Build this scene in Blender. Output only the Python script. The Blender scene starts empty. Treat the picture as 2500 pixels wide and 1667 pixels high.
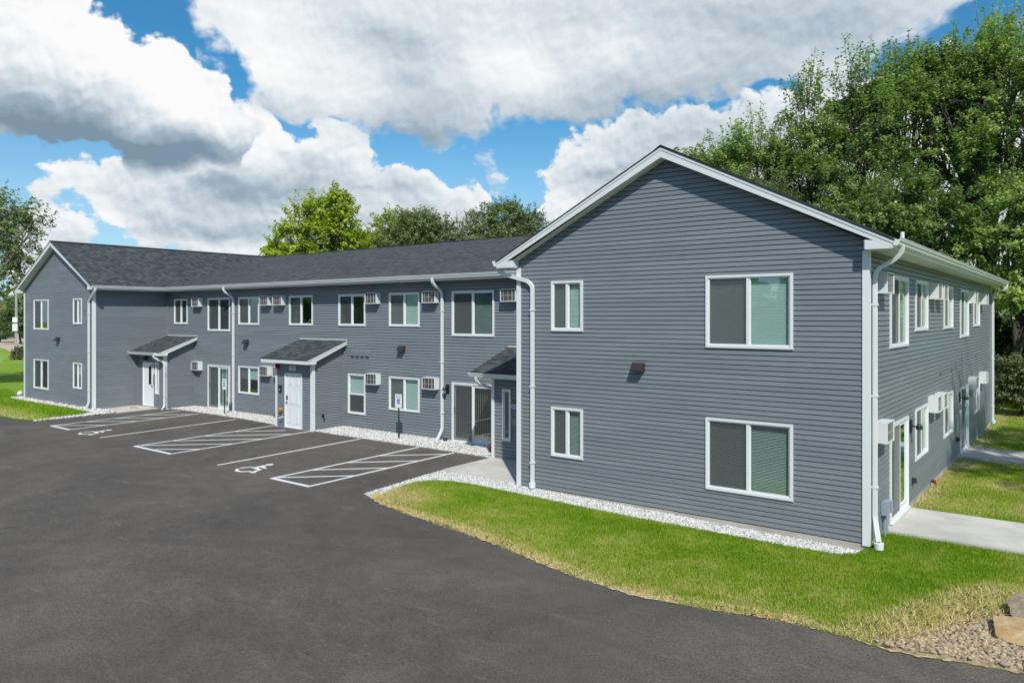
import bpy, bmesh, math, random
import numpy as np
from mathutils import Vector, Matrix

# ------------------------------------------------------------------ camera, sky, sun, exposure
SC = bpy.context.scene
COL = SC.collection
CAM = (3.355, -15.186, 4.249); YAW = 0.660; FPX = 1835.24; PX0, PY0 = 1250.0, 773.7
cd = bpy.data.cameras.new('camera'); cam = bpy.data.objects.new('camera', cd); COL.objects.link(cam)
cam.location = CAM; cam.rotation_euler = (math.radians(90), 0, YAW)
cd.sensor_width = 36; cd.lens = 36 * FPX / 2500; cd.shift_y = -(833.5 - PY0) / 2500; cd.clip_end = 3000
SC.camera = cam
SC.view_settings.view_transform = 'Standard'; SC.view_settings.look = 'None'
SC.view_settings.exposure = 0.0; SC.view_settings.gamma = 1.0; SC.view_settings.use_curve_mapping = False

SUN_TO = Vector((1.0, -1.0, 1.45)).normalized()
SUN_EL = math.asin(SUN_TO.z); SUN_AZ = math.atan2(SUN_TO.x, SUN_TO.y)
sd = bpy.data.lights.new('sun', 'SUN'); sun = bpy.data.objects.new('sun', sd); COL.objects.link(sun)
sd.energy = 4.6; sd.angle = math.radians(0.9); sd.color = (1.0, 0.955, 0.88)
sun.rotation_euler = (-SUN_TO).to_track_quat('-Z', 'Y').to_euler(); sun.location = (20, -30, 40)


class G:
    """tiny node-graph helper"""
    def __init__(s, nt): s.nt = nt; s.l = nt.links
    def n(s, t, **kw):
        nd = s.nt.nodes.new(t)
        for k, v in kw.items(): setattr(nd, k, v)
        return nd
    def put(s, sock, v):
        if hasattr(v, 'links') or isinstance(v, bpy.types.NodeSocket): s.l.new(v, sock)
        else: sock.default_value = v
    def m(s, op, a, b=None, c=None, clamp=False):
        nd = s.n('ShaderNodeMath', operation=op); nd.use_clamp = clamp
        s.put(nd.inputs[0], a)
        if b is not None: s.put(nd.inputs[1], b)
        if c is not None: s.put(nd.inputs[2], c)
        return nd.outputs[0]
    def vm(s, op, a, b=None):
        nd = s.n('ShaderNodeVectorMath', operation=op); s.put(nd.inputs[0], a)
        if b is not None: s.put(nd.inputs[1], b)
        return nd
    def mix(s, f, a, b, blend='MIX'):
        nd = s.n('ShaderNodeMix', data_type='RGBA', blend_type=blend)
        s.put(nd.inputs[0], f); s.put(nd.inputs[6], a); s.put(nd.inputs[7], b); return nd.outputs[2]
    def ss(s, v, a, b, c=0.0, d=1.0, t='SMOOTHSTEP'):
        nd = s.n('ShaderNodeMapRange', interpolation_type=t)
        s.put(nd.inputs[0], v); nd.inputs[1].default_value = a; nd.inputs[2].default_value = b
        nd.inputs[3].default_value = c; nd.inputs[4].default_value = d; return nd.outputs[0]
    def noise(s, vec, scale, detail=4, rough=0.55, dist=0.0, lac=2.0):
        nd = s.n('ShaderNodeTexNoise'); s.put(nd.inputs['Vector'], vec)
        nd.inputs['Scale'].default_value = scale; nd.inputs['Detail'].default_value = detail
        nd.inputs['Roughness'].default_value = rough; nd.inputs['Distortion'].default_value = dist
        nd.inputs['Lacunarity'].default_value = lac
        return nd.outputs['Fac']


def px_dir(u, v):
    """azimuth (from the street axis) and elevation of a direction"""
    t = (u - PX0) / FPX; a = math.atan(t)
    return a, math.atan((PY0 - v) / FPX * math.cos(a))


def build_world():
    w = bpy.data.worlds.new('World'); SC.world = w; w.use_nodes = True
    w.node_tree.nodes.clear(); g = G(w.node_tree)
    w.cycles.sampling_method = 'MANUAL'; w.cycles.sample_map_resolution = 512
    sky = g.n('ShaderNodeTexSky', sky_type='NISHITA'); sky.sun_disc = False
    sky.sun_elevation = SUN_EL; sky.sun_rotation = SUN_AZ
    sky.air_density = 1.0; sky.dust_density = 0.5; sky.ozone_density = 3.0; sky.altitude = 200
    d = g.vm('NORMALIZE', g.n('ShaderNodeTexCoord').outputs['Generated']).outputs[0]
    F = (-math.sin(YAW), math.cos(YAW), 0); R = (math.cos(YAW), math.sin(YAW), 0)
    az = g.m('ARCTAN2', g.vm('DOT_PRODUCT', d, R).outputs['Value'], g.vm('DOT_PRODUCT', d, F).outputs['Value'])
    sep = g.n('ShaderNodeSeparateXYZ'); g.l.new(d, sep.inputs[0])
    el = g.m('ARCSINE', sep.outputs[2])
    def vec(a, e, z=0.0):
        c = g.n('ShaderNodeCombineXYZ'); g.put(c.inputs[0], a); g.put(c.inputs[1], e); c.inputs[2].default_value = z
        return c.outputs[0]
    g_sc = g.n('ShaderNodeVectorMath', operation='SCALE'); g.l.new(vec(az, el), g_sc.inputs[0]); g_sc.inputs['Scale'].default_value = FPX
    P = g_sc.outputs[0]                                   # direction in photo-sized angular units
    def pt(u, v):
        a_, e_ = px_dir(u, v); return a_ * FPX, e_ * FPX
    def convex(pts, pos):
        """signed depth inside a convex outline, in the same units"""
        q = [pt(*p) for p in pts]; ar = sum(q[i][0] * q[(i + 1) % len(q)][1] - q[(i + 1) % len(q)][0] * q[i][1] for i in range(len(q)))
        if ar < 0: q = q[::-1]
        d_ = None
        for i in range(len(q)):
            x0, y0 = q[i]; x1, y1 = q[(i + 1) % len(q)]; L = math.hypot(x1 - x0, y1 - y0); nx, ny = -(y1 - y0) / L, (x1 - x0) / L
            v = g.m('SUBTRACT', g.vm('DOT_PRODUCT', pos, (nx, ny, 0)).outputs['Value'], nx * x0 + ny * y0)
            d_ = v if d_ is None else g.m('SMOOTH_MIN', d_, v, 40.0)
        return d_
    def union(polys, pos):
        d_ = None
        for p in polys:
            v = convex(p, pos); d_ = v if d_ is None else g.m('SMOOTH_MAX', d_, v, 25.0)
        return d_
    def blobs(lst, pos):
        tot = None
        for (u, v, ru, rv, ang, wgt) in lst:
            x, y = pt(u, v)
            q = g.vm('SUBTRACT', pos, (x, y, 0)).outputs[0]
            if ang:
                ro = g.n('ShaderNodeVectorRotate', rotation_type='Z_AXIS'); g.l.new(q, ro.inputs['Vector'])
                ro.inputs['Angle'].default_value = math.radians(ang); q = ro.outputs[0]
            q = g.vm('MULTIPLY', q, (1 / ru, 1 / rv, 0)).outputs[0]
            val = g.m('MULTIPLY', g.m('EXPONENT', g.m('MULTIPLY', g.vm('DOT_PRODUCT', q, q).outputs['Value'], -1.0)), wgt)
            tot = val if tot is None else g.m('ADD', tot, val)
        return tot
    Q = g.vm('MULTIPLY', P, (1 / 300., 1 / 250., 0)).outputs[0]
    wn = g.n('ShaderNodeTexNoise', noise_dimensions='2D'); wn.inputs['Scale'].default_value = 2.2; wn.inputs['Detail'].default_value = 3; g.l.new(Q, wn.inputs['Vector'])
    wv = g.vm('SUBTRACT', wn.outputs['Color'], (.5, .5, .5)).outputs[0]
    Q2 = g.vm('ADD', Q, g.vm('MULTIPLY', wv, (.14, .14, 0)).outputs[0]).outputs[0]
    PW = g.vm('ADD', P, g.vm('MULTIPLY', wv, (95, 70, 0)).outputs[0]).outputs[0]
    def field(pos):
        nz = g.n('ShaderNodeTexNoise', noise_dimensions='2D'); g.put(nz.inputs['Vector'], pos); nz.inputs['Scale'].default_value = 1.9
        nz.inputs['Detail'].default_value = 9; nz.inputs['Roughness'].default_value = .56
        vo = g.n('ShaderNodeTexVoronoi', feature='F1', voronoi_dimensions='2D'); g.put(vo.inputs['Vector'], pos); vo.inputs['Scale'].default_value = 4.2
        vo.inputs['Detail'].default_value = 3; vo.inputs['Roughness'].default_value = .55; vo.normalize = True
        sp = g.n('ShaderNodeSeparateColor'); g.l.new(nz.outputs['Color'], sp.inputs[0])
        return sp.outputs, g.m('SUBTRACT', .36, vo.outputs['Distance'])
    (ra, rb, rc), p0 = field(Q2)
    (ta, tb, tc_), p1 = field(g.vm('ADD', Q2, (0.022, 0.055, 0)).outputs[0])
    ramp_pts = ((0.0, (.98, .985, 1.0, 1)), (.17, (.86, .90, .935, 1)), (.38, (.64, .72, .785, 1)), (.66, (.37, .47, .56, 1)), (1.0, (.21, .31, .40, 1)))
    out_c, out_a = None, None
    def layer(under, polys, nz0, nz1, amp, pamp, soft, grey, shine, bias, rel, grow=0.0):
        n0 = g.m('ADD', g.m('MULTIPLY', g.m('SUBTRACT', nz0, .5), amp), g.m('MULTIPLY', p0, pamp))
        n1 = g.m('ADD', g.m('MULTIPLY', g.m('SUBTRACT', nz1, .5), amp), g.m('MULTIPLY', p1, pamp))
        d_ = g.m('ADD', g.m('ADD', polys, n0), grow)
        al = g.ss(d_, 0.0, soft)
        sh = g.m('SUBTRACT', bias, g.m('MULTIPLY', g.m('SUBTRACT', n0, n1), rel))
        if grey: sh = g.m('ADD', sh, blobs(grey, PW))
        if shine: sh = g.m('SUBTRACT', sh, blobs(shine, PW))
        sh = g.m('ADD', sh, g.m('MULTIPLY', g.ss(d_, 5.0, 60.0), .05))
        rp = g.n('ShaderNodeValToRGB'); g.l.new(sh, rp.inputs[0]); cr = rp.color_ramp
        cr.elements[0].position, cr.elements[0].color = ramp_pts[0]; cr.elements[1].position, cr.elements[1].color = ramp_pts[-1]
        for p_, c_ in ramp_pts[1:-1]: cr.elements.new(p_).color = c_
        return g.mix(al, under, g.mix(1.0, rp.outputs[0], (9.9, 9.8, 9.7, 1), 'MULTIPLY'))
    hs = g.n('ShaderNodeHueSaturation'); hs.inputs['Saturation'].default_value = 1.0; hs.inputs['Hue'].default_value = .492
    g.l.new(g.mix(1.0, sky.outputs[0], (.40, .96, 1.24, 1), 'MULTIPLY'), hs.inputs['Color'])
    blue = g.mix(g.ss(el,   .30, .02, 0.0, .55), hs.outputs[0], (6.9, 8.0, 8.8, 1))
    away = g.ss(g.m('ABSOLUTE', az), 0.64, 0.90)
    up_ = g.ss(el, .44, .62)
    # scattered cloud over the rest of the sky
    rest = g.m('ADD', g.m('MULTIPLY', g.m('MAXIMUM', away, up_), 70.0), -62.0)
    out = layer(blue, rest, ra, ta, 520., 40., 90., None, None, .22, .0035, 0.0)
    # low distant heaps
    A1 = [[(585, 285), (640, 280), (720, 325), (800, 380), (870, 445), (880, 560), (560, 610), (520, 420)],
          [(790, 305), (850, 300), (925, 355), (950, 410), (960, 600), (800, 640), (770, 420)], [(930, 410), (1010, 432), (1100, 458), (1160, 485), (1180, 560), (900, 640)],
          [(170, 405), (350, 395), (600, 380), (640, 620), (380, 600), (230, 500)], [(90, 500), (120, 485), (185, 505), (235, 565), (240, 700), (20, 700)], [(210, 560), (330, 575), (520, 600), (660, 560), (680, 700), (200, 700)],
          [(1310, 430), (1345, 400), (1450, 300), (1800, 255), (2700, 100), (2700, 700), (1340, 600)]]
    out = layer(out, union(A1, PW), rb, tb, 150., 85., 17., [(600, 470, 120, 50, 0, .40), (790, 470, 170, 60, 20, .30), (560, 565, 200, 28, 0, .35), (400, 490, 150, 45, 0, .22), (1500, 440, 120, 50, 0, .35), (1000, 480, 120, 40, 20, .22), (1700, 330, 200, 60, 0, .3), (330, 620, 200, 25, 0, .2)],
                [(640, 330, 70, 60, 30, .25), (240, 525, 60, 35, 20, .2)], .15, .0056, 18.0)
    # the wide middle bank
    B1 = [[(405, -30), (470, -300), (1250, -300), (1250, 280), (1060, 372), (940, 355), (800, 300), (690, 285), (600, 262), (560, 190), (470, 120), (410, 60)],
          [(1150, -300), (2900, -300), (2800, 60), (2300, 170), (1990, 215), (1850, 280), (1500, 340), (1320, 355), (1100, 340)]]
    dB = union(B1, PW)
    dB = g.m('ADD', dB, blobs([(1872, 235, 40, 30, 0, -130), (1365, 12, 36, 26, 0, -60), (2500, 5, 110, 50, 0, -150), (1885, 235, 60, 42, 0, -80), (545, 215, 55, 110, 40, -110), (395, 60, 45, 110, 25, -60)], P))
    out = layer(out, dB, rc, tc_, 190., 60., 48., [(1030, 335, 170, 45, 0, .52), (1080, 245, 250, 60, 0, .24), (960, 110, 150, 70, 0, .26), (1700, 230, 330, 70, 0, .32), (1500, 300, 160, 60, 0, .20), (1560, 40, 260, 60, 0, .22), (2000, 60, 260, 90, 0, .30), (700, 270, 140, 40, 0, .22), (1330, 310, 120, 40, 0, .25)],
                [(640, 130, 120, 90, 20, .22), (860, 215, 90, 80, 0, .20), (1240, 190, 120, 80, 0, .24), (1500, 90, 90, 60, 0, .14), (1980, 160, 70, 50, 0, .12)], .19, .0036, 30.0)
    # the big heap on the left, nearest
    C1 = [[(-420, 120), (-300, -260), (200, -260), (300, 5), (350, 80), (490, 160), (600, 250), (660, 318), (660, 362), (540, 398), (420, 408), (250, 402), (130, 378), (20, 345), (-200, 330)], [(400, 105), (505, 180), (590, 262), (632, 322), (570, 398), (340, 420), (260, 200)]]
    out = layer(out, union(C1, PW), ra, ta, 75., 85., 15., [(390, 372, 230, 40, -2, .80), (160, 330, 170, 48, 8, .45), (30, 300, 130, 60, 0, .30), (300, 290, 290, 55, 6, .26), (120, 215, 200, 60, 0, .10)],
                [(250, 90, 220, 110, 30, .22), (440, 225, 140, 45, 35, .32)], .12, .0074, 16.0)
    bg = g.n('ShaderNodeBackground'); g.l.new(out, bg.inputs[0]); bg.inputs[1].default_value = 0.1
    o = g.n('ShaderNodeOutputWorld'); g.l.new(bg.outputs[0], o.inputs[0])


build_world()

# ------------------------------------------------------------------ helpers
rng = np.random.default_rng(7)
random.seed(7)


class MB:
    """collects faces, then links them as one mesh object"""
    def __init__(s): s.v = []; s.f = []; s.uv = []; s.mi = []
    def face(s, pts, uv=None, mi=0):
        b = len(s.v); s.v += [tuple(p) for p in pts]; s.f.append(tuple(range(b, b + len(pts))))
        s.uv.append(uv if uv else [(0, 0)] * len(pts)); s.mi.append(mi)
    def box(s, x0, x1, y0, y1, z0, z1, mi=0):
        p = [(x0, y0, z0), (x1, y0, z0), (x1, y1, z0), (x0, y1, z0), (x0, y0, z1), (x1, y0, z1), (x1, y1, z1), (x0, y1, z1)]
        for q in ((0, 3, 2, 1), (4, 5, 6, 7), (0, 1, 5, 4), (1, 2, 6, 5), (2, 3, 7, 6), (3, 0, 4, 7)):
            s.face([p[i] for i in q], mi=mi)
    def nb(s, a, b, n0, n1, z0, z1, mi=0):
        """box on a wall: along, outward, up"""
        s.box(a, b, -n1, -n0, z0, z1, mi)
    def prism(s, poly, axis, a, b, mi=0):
        """closed 2-D outline pulled along an axis"""
        def P(q, t): return (t, q[0], q[1]) if axis == 'x' else ((q[0], t, q[1]) if axis == 'y' else (q[0], q[1], t))
        n = len(poly)
        A = [P(q, a) for q in poly]; B = [P(q, b) for q in poly]
        s.face(A, mi=mi); s.face(B[::-1], mi=mi)
        for i in range(n): s.face([A[i], B[i], B[(i + 1) % n], A[(i + 1) % n]], mi=mi)
    def sweep(s, path, prof, up=(0, 0, 1), mi=0, caps=True):
        """2-D profile carried along a polyline with mitred corners"""
        P = [Vector(p) for p in path]; rings = []
        side0 = None
        for i, p in enumerate(P):
            if i == 0: t = (P[1] - p).normalized()
            elif i == len(P) - 1: t = (p - P[i - 1]).normalized()
            else: t = ((P[i + 1] - p).normalized() + (p - P[i - 1]).normalized()).normalized()
            u = Vector(up)
            sd_ = t.cross(u)
            if sd_.length < 1e-3: sd_ = side0 if side0 else Vector((1, 0, 0))
            sd_ = (sd_ - t * sd_.dot(t)).normalized()
            if side0 is not None and sd_.dot(side0) < 0: sd_ = -sd_
            side0 = sd_
            nu = sd_.cross(t).normalized()
            rings.append([p + sd_ * a + nu * b for a, b in prof])
        n = len(prof)
        for i in range(len(rings) - 1):
            for k in range(n):
                s.face([rings[i][k], rings[i][(k + 1) % n], rings[i + 1][(k + 1) % n], rings[i + 1][k]], mi=mi)
        if caps: s.face(rings[0][::-1], mi=mi); s.face(rings[-1], mi=mi)
    def tube(s, path, rad, n=8, mi=0):
        rad = rad if isinstance(rad, (list, tuple)) else [rad] * len(path)
        P = [Vector(p) for p in path]; rings = []
        ref = Vector((.37, .21, .9)).normalized()
        for i, p in enumerate(P):
            t = (P[min(i + 1, len(P) - 1)] - P[max(i - 1, 0)]).normalized()
            a = t.cross(ref)
            if a.length < .1: a = t.cross(Vector((1, 0, 0)))
            a.normalize(); b = t.cross(a)
            rings.append([p + (a * math.cos(2 * math.pi * k / n) + b * math.sin(2 * math.pi * k / n)) * rad[i] for k in range(n)])
        for i in range(len(rings) - 1):
            for k in range(n):
                s.face([rings[i][k], rings[i][(k + 1) % n], rings[i + 1][(k + 1) % n], rings[i + 1][k]], mi=mi)
        s.face(rings[0][::-1], mi=mi); s.face(rings[-1], mi=mi)
    def build(s, name, mat, parent=None, smooth=False, world=None):
        me = bpy.data.meshes.new(name); me.from_pydata(s.v, [], s.f)
        for m in (mat if isinstance(mat, (list, tuple)) else [mat]): me.materials.append(m)
        if any(s.mi): me.polygons.foreach_set('material_index', s.mi)
        if any(any(q != (0, 0) for q in u) for u in s.uv):
            ul = me.uv_layers.new(name='uv'); ul.data.foreach_set('uv', [c for u in s.uv for q in u for c in q])
        bm = bmesh.new(); bm.from_mesh(me); bmesh.ops.remove_doubles(bm, verts=bm.verts, dist=1e-5)
        bmesh.ops.recalc_face_normals(bm, faces=bm.faces) if not getattr(s, 'keep', False) else None
        bm.to_mesh(me); bm.free()
        if smooth: me.polygons.foreach_set('use_smooth', [True] * len(me.polygons))
        o = bpy.data.objects.new(name, me); COL.objects.link(o)
        if parent: o.parent = parent
        if world is not None: o.matrix_local = world
        return o


def tag(o, label=None, cat=None, group=None, kind=None):
    if label: o['label'] = label
    if cat: o['category'] = cat
    if group: o['group'] = group
    if kind: o['kind'] = kind
    return o


def empty(name, loc, label, cat, group=None, rz=0):
    o = bpy.data.objects.new(name, None); COL.objects.link(o); o.location = loc; o.rotation_euler = (0, 0, rz)
    o.empty_display_size = .2
    return tag(o, label, cat, group)


def np_mesh(name, verts, faces, mat, parent=None, attrs=None, nper=4):
    me = bpy.data.meshes.new(name)
    nv, nf = len(verts), len(faces)
    me.vertices.add(nv); me.vertices.foreach_set('co', np.ascontiguousarray(verts, np.float32).ravel())
    me.loops.add(nf * nper); me.loops.foreach_set('vertex_index', np.ascontiguousarray(faces, np.int32).ravel())
    me.polygons.add(nf); me.polygons.foreach_set('loop_start', np.arange(0, nf * nper, nper, dtype=np.int32))
    me.materials.append(mat)
    for k, a in (attrs or {}).items():
        at = me.attributes.new(k, 'FLOAT', 'POINT'); at.data.foreach_set('value', np.ascontiguousarray(a, np.float32))
    me.update(); me.validate()
    o = bpy.data.objects.new(name, me); COL.objects.link(o)
    if parent: o.parent = parent
    return o


# ------------------------------------------------------------------ materials
def new_mat(name):
    m = bpy.data.materials.new(name); m.use_nodes = True; m.node_tree.nodes.clear()
    g = G(m.node_tree); out = g.n('ShaderNodeOutputMaterial')
    return m, g, out


def simple(name, col, rough=.6, noise=.0, nscale=8.0, bump=0.0, bscale=60.0, metal=0.0, spec=.5):
    m, g, out = new_mat(name)
    b = g.n('ShaderNodeBsdfPrincipled'); g.l.new(b.outputs[0], out.inputs[0])
    b.inputs['Roughness'].default_value = rough; b.inputs['Metallic'].default_value = metal
    b.inputs['Specular IOR Level'].default_value = spec
    tc = g.n('ShaderNodeTexCoord').outputs['Object']
    c = (*col, 1)
    if noise:
        f = g.noise(tc, nscale, 5, .6)
        lo = tuple(x * (1 - noise) for x in col) + (1,); hi = tuple(min(1, x * (1 + noise)) for x in col) + (1,)
        g.l.new(g.mix(g.ss(f, .3, .7), lo, hi), b.inputs['Base Color'])
    else:
        f = g.noise(tc, 3.0, 2, .5)
        g.l.new(g.mix(f, tuple(x * .965 for x in col) + (1,), tuple(min(1, x * 1.03) for x in col) + (1,)), b.inputs['Base Color'])
    if bump:
        bp = g.n('ShaderNodeBump'); bp.inputs['Strength'].default_value = bump; bp.inputs['Distance'].default_value = .02
        g.l.new(g.noise(tc, bscale, 4, .6), bp.inputs['Height']); g.l.new(bp.outputs[0], b.inputs['Normal'])
    return m


M = {}
M['trim'] = simple('white_vinyl', (.70, .725, .73), .38, bump=.03, bscale=9)
M['alum'] = simple('white_aluminium', (.66, .69, .69), .33, bump=.03, bscale=6)
M['soffit'] = simple('soffit_white', (.72, .72, .70), .55)
M['door'] = simple('white_door_paint', (.71, .735, .75), .4)
M['bronze'] = simple('dark_bronze', (.035, .028, .028), .35)
M['black'] = simple('black_plastic', (.012, .012, .013), .4)
M['chrome'] = simple('brushed_metal', (.35, .35, .36), .3, metal=.8)
M['grey_box'] = simple('grey_pvc', (.27, .33, .39), .5)
M['intercom'] = simple('steel_panel', (.30, .29, .28), .4, metal=.3)
M['red'] = simple('alarm_red', (.26, .012, .02), .4)
M['orange'] = simple('brass_orange', (.50, .22, .06), .4, noise=.3, nscale=30)
M['teal'] = simple('teal_pipe', (.05, .42, .33), .5)
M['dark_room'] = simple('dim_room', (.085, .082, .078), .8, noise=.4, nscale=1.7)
M['curtain'] = simple('grey_curtain', (.22, .20, .20), .8)
M['screen_frame'] = simple('screen_frame', (.6, .62, .62), .5)
M['blind'] = simple('blind_white', (.68, .70, .68), .5)
M['grille'] = simple('grille_grey', (.42, .43, .42), .5)
M['concrete'] = None
M['green_post'] = simple('green_steel_post', (.02, .065, .035), .5)
M['sign_white'] = simple('sign_sheet', (.72, .78, .78), .35)
M['sign_green'] = simple('sign_green_ink', (.06, .26, .17), .4)
M['sign_blue'] = simple('sign_blue_ink', (.01, .09, .42), .4)
M['plaque'] = simple('plaque_pale', (.66, .68, .80), .4)
M['navy'] = simple('navy_ink', (.05, .07, .26), .4)
M['flower'] = simple('red_petals', (.35, .01, .02), .6, noise=.4, nscale=40)


def m_siding():
    m, g, out = new_mat('slate_vinyl_siding')
    b = g.n('ShaderNodeBsdfPrincipled'); g.l.new(b.outputs[0], out.inputs[0])
    tc = g.n('ShaderNodeTexCoord').outputs['Object']
    st = g.vm('MULTIPLY', tc, (.35, .35, 9.0)).outputs[0]
    f = g.noise(st, 1.3, 3, .5); f2 = g.noise(tc, .8, 4, .6)
    c = g.mix(g.ss(f, .3, .7), (.163, .188, .208, 1), (.188, .216, .236, 1))
    sxyz = g.n('ShaderNodeSeparateXYZ'); g.l.new(tc, sxyz.inputs[0]); cxy = g.n('ShaderNodeCombineXYZ'); g.l.new(sxyz.outputs[0], cxy.inputs[0]); g.l.new(sxyz.outputs[2], cxy.inputs[1])
    bk = g.n('ShaderNodeTexBrick'); g.l.new(cxy.outputs[0], bk.inputs['Vector']); bk.offset = .41; bk.inputs['Scale'].default_value = 1; bk.inputs['Brick Width'].default_value = 3.66
    bk.inputs['Row Height'].default_value = .2032; bk.inputs['Mortar Size'].default_value = .0025; bk.inputs['Color1'].default_value = (.93, .93, .94, 1); bk.inputs['Color2'].default_value = (1.06, 1.06, 1.05, 1); bk.inputs['Mortar'].default_value = (.8, .8, .8, 1)
    c = g.mix(1.0, c, bk.outputs['Color'], 'MULTIPLY')
    low = g.m('MULTIPLY', g.ss(sxyz.outputs[2], .55, .0), g.ss(g.noise(tc, 2.5, 5, .65), .35, .7))
    c = g.mix(g.m('MULTIPLY', low, .30), c, (.25, .24, .21, 1))
    c = g.mix(g.m('MULTIPLY', g.ss(f2, .35, .7), .35), c, (.165, .187, .202, 1))
    g.l.new(c, b.inputs['Base Color']); b.inputs['Roughness'].default_value = .47
    b.inputs['Specular IOR Level'].default_value = .45
    bp = g.n('ShaderNodeBump'); bp.inputs['Strength'].default_value = .18; bp.inputs['Distance'].default_value = .03
    g.l.new(g.noise(g.vm('MULTIPLY', tc, (1, 1, 3)).outputs[0], 2.2, 3, .5), bp.inputs['Height']); g.l.new(bp.outputs[0], b.inputs['Normal'])
    return m


def m_shingle():
    m, g, out = new_mat('charcoal_shingles')
    b = g.n('ShaderNodeBsdfPrincipled'); g.l.new(b.outputs[0], out.inputs[0])
    uv = g.n('ShaderNodeUVMap').outputs[0]
    def bricks(wid, hei, off, c1, c2, mort):
        k = g.n('ShaderNodeTexBrick'); g.l.new(uv, k.inputs['Vector']); k.offset = off; k.squash = 1.0
        k.inputs['Scale'].default_value = 1.0; k.inputs['Brick Width'].default_value = wid; k.inputs['Row Height'].default_value = hei
        k.inputs['Mortar Size'].default_value = mort; k.inputs['Mortar Smooth'].default_value = .3; k.inputs['Bias'].default_value = 0
        k.inputs['Color1'].default_value = c1; k.inputs['Color2'].default_value = c2; k.inputs['Mortar'].default_value = (.012, .013, .015, 1)
        return k
    k1 = bricks(.21, .145, .37, (.034, .039, .043, 1), (.082, .094, .100, 1), .005)
    k2 = bricks(.55, .145, .61, (.84, .84, .85, 1), (1.04, 1.04, 1.02, 1), 0.0)
    c = g.mix(1.0, k1.outputs['Color'], k2.outputs['Color'], 'MULTIPLY')
    gr = g.noise(uv, 55, 3, .7)
    c = g.mix(1.0, c, g.mix(gr, (.62, .62, .63, 1), (1.40, 1.40, 1.38, 1)), 'MULTIPLY')
    big = g.noise(uv, .35, 3, .5)
    c = g.mix(1.0, c, g.mix(g.ss(big, .3, .7), (.93, .94, .95, 1), (1.05, 1.05, 1.03, 1)), 'MULTIPLY')
    g.l.new(c, b.inputs['Base Color']); b.inputs['Roughness'].default_value = .85; b.inputs['Specular IOR Level'].default_value = .25
    sp = g.n('ShaderNodeSeparateXYZ'); g.l.new(uv, sp.inputs[0])
    saw = g.m('FRACT', g.m('DIVIDE', sp.outputs[1], .145))
    hgt = g.m('ADD', g.m('MULTIPLY', g.m('SUBTRACT', 1.0, saw), 1.0), g.m('MULTIPLY', k1.outputs['Fac'], -.6))
    hgt = g.m('ADD', hgt, g.m('MULTIPLY', gr, .25))
    bp = g.n('ShaderNodeBump'); bp.inputs['Strength'].default_value = .5; bp.inputs['Distance'].default_value = .012
    g.l.new(hgt, bp.inputs['Height']); g.l.new(bp.outputs[0], b.inputs['Normal'])
    return m


def m_coil():
    m, g, out = new_mat('condenser_fins')
    b = g.n('ShaderNodeBsdfPrincipled'); g.l.new(b.outputs[0], out.inputs[0])
    tc = g.n('ShaderNodeTexCoord').outputs['Object']
    w = g.n('ShaderNodeTexWave', bands_direction='X'); g.l.new(tc, w.inputs[0]); w.inputs['Scale'].default_value = 18
    n = g.noise(tc, 6, 3, .6)
    c = g.mix(w.outputs['Fac'], (.045, .04, .036, 1), (.17, .145, .11, 1))
    c = g.mix(g.ss(n, .4, .6), c, (.10, .10, .095, 1))
    g.l.new(c, b.inputs['Base Color']); b.inputs['Roughness'].default_value = .5; b.inputs['Metallic'].default_value = .3
    return m


def m_glass(name, tint, refl=1.0):
    m, g, out = new_mat(name)
    t = g.n('ShaderNodeBsdfTransparent'); t.inputs[0].default_value = (*tint, 1)
    gl = g.n('ShaderNodeBsdfGlossy'); gl.inputs['Roughness'].default_value = .015; gl.inputs[0].default_value = (.9, 1.0, .97, 1)
    bp = g.n('ShaderNodeBump'); bp.inputs['Strength'].default_value = .02; bp.inputs['Distance'].default_value = .05
    g.l.new(g.noise(g.n('ShaderNodeTexCoord').outputs['Object'], 1.6, 2, .5), bp.inputs['Height'])
    g.l.new(bp.outputs[0], gl.inputs['Normal'])
    ge = g.n('ShaderNodeNewGeometry')
    cosi = g.m('ABSOLUTE', g.vm('DOT_PRODUCT', ge.outputs['Normal'], ge.outputs['Incoming']).outputs['Value'])
    fr = g.m('ADD', .19, g.m('MULTIPLY', g.m('POWER', g.m('SUBTRACT', 1.0, cosi), 4.0), .85))
    f = g.m('MULTIPLY', fr, refl, clamp=True)
    mx = g.n('ShaderNodeMixShader'); g.l.new(f, mx.inputs[0]); g.l.new(t.outputs[0], mx.inputs[1]); g.l.new(gl.outputs[0], mx.inputs[2])
    g.l.new(mx.outputs[0], out.inputs[0])
    return m


def m_screen():
    m, g, out = new_mat('insect_screen')
    t = g.n('ShaderNodeBsdfTransparent')
    d = g.n('ShaderNodeBsdfDiffuse'); d.inputs[0].default_value = (.105, .112, .112, 1)
    mx = g.n('ShaderNodeMixShader')
    tc = g.n('ShaderNodeTexCoord').outputs['Object']
    g.l.new(g.ss(g.noise(tc, 40, 2, .5), .3, .7, .52, .62), mx.inputs[0])
    g.l.new(t.outputs[0], mx.inputs[1]); g.l.new(d.outputs[0], mx.inputs[2]); g.l.new(mx.outputs[0], out.inputs[0])
    return m


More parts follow.
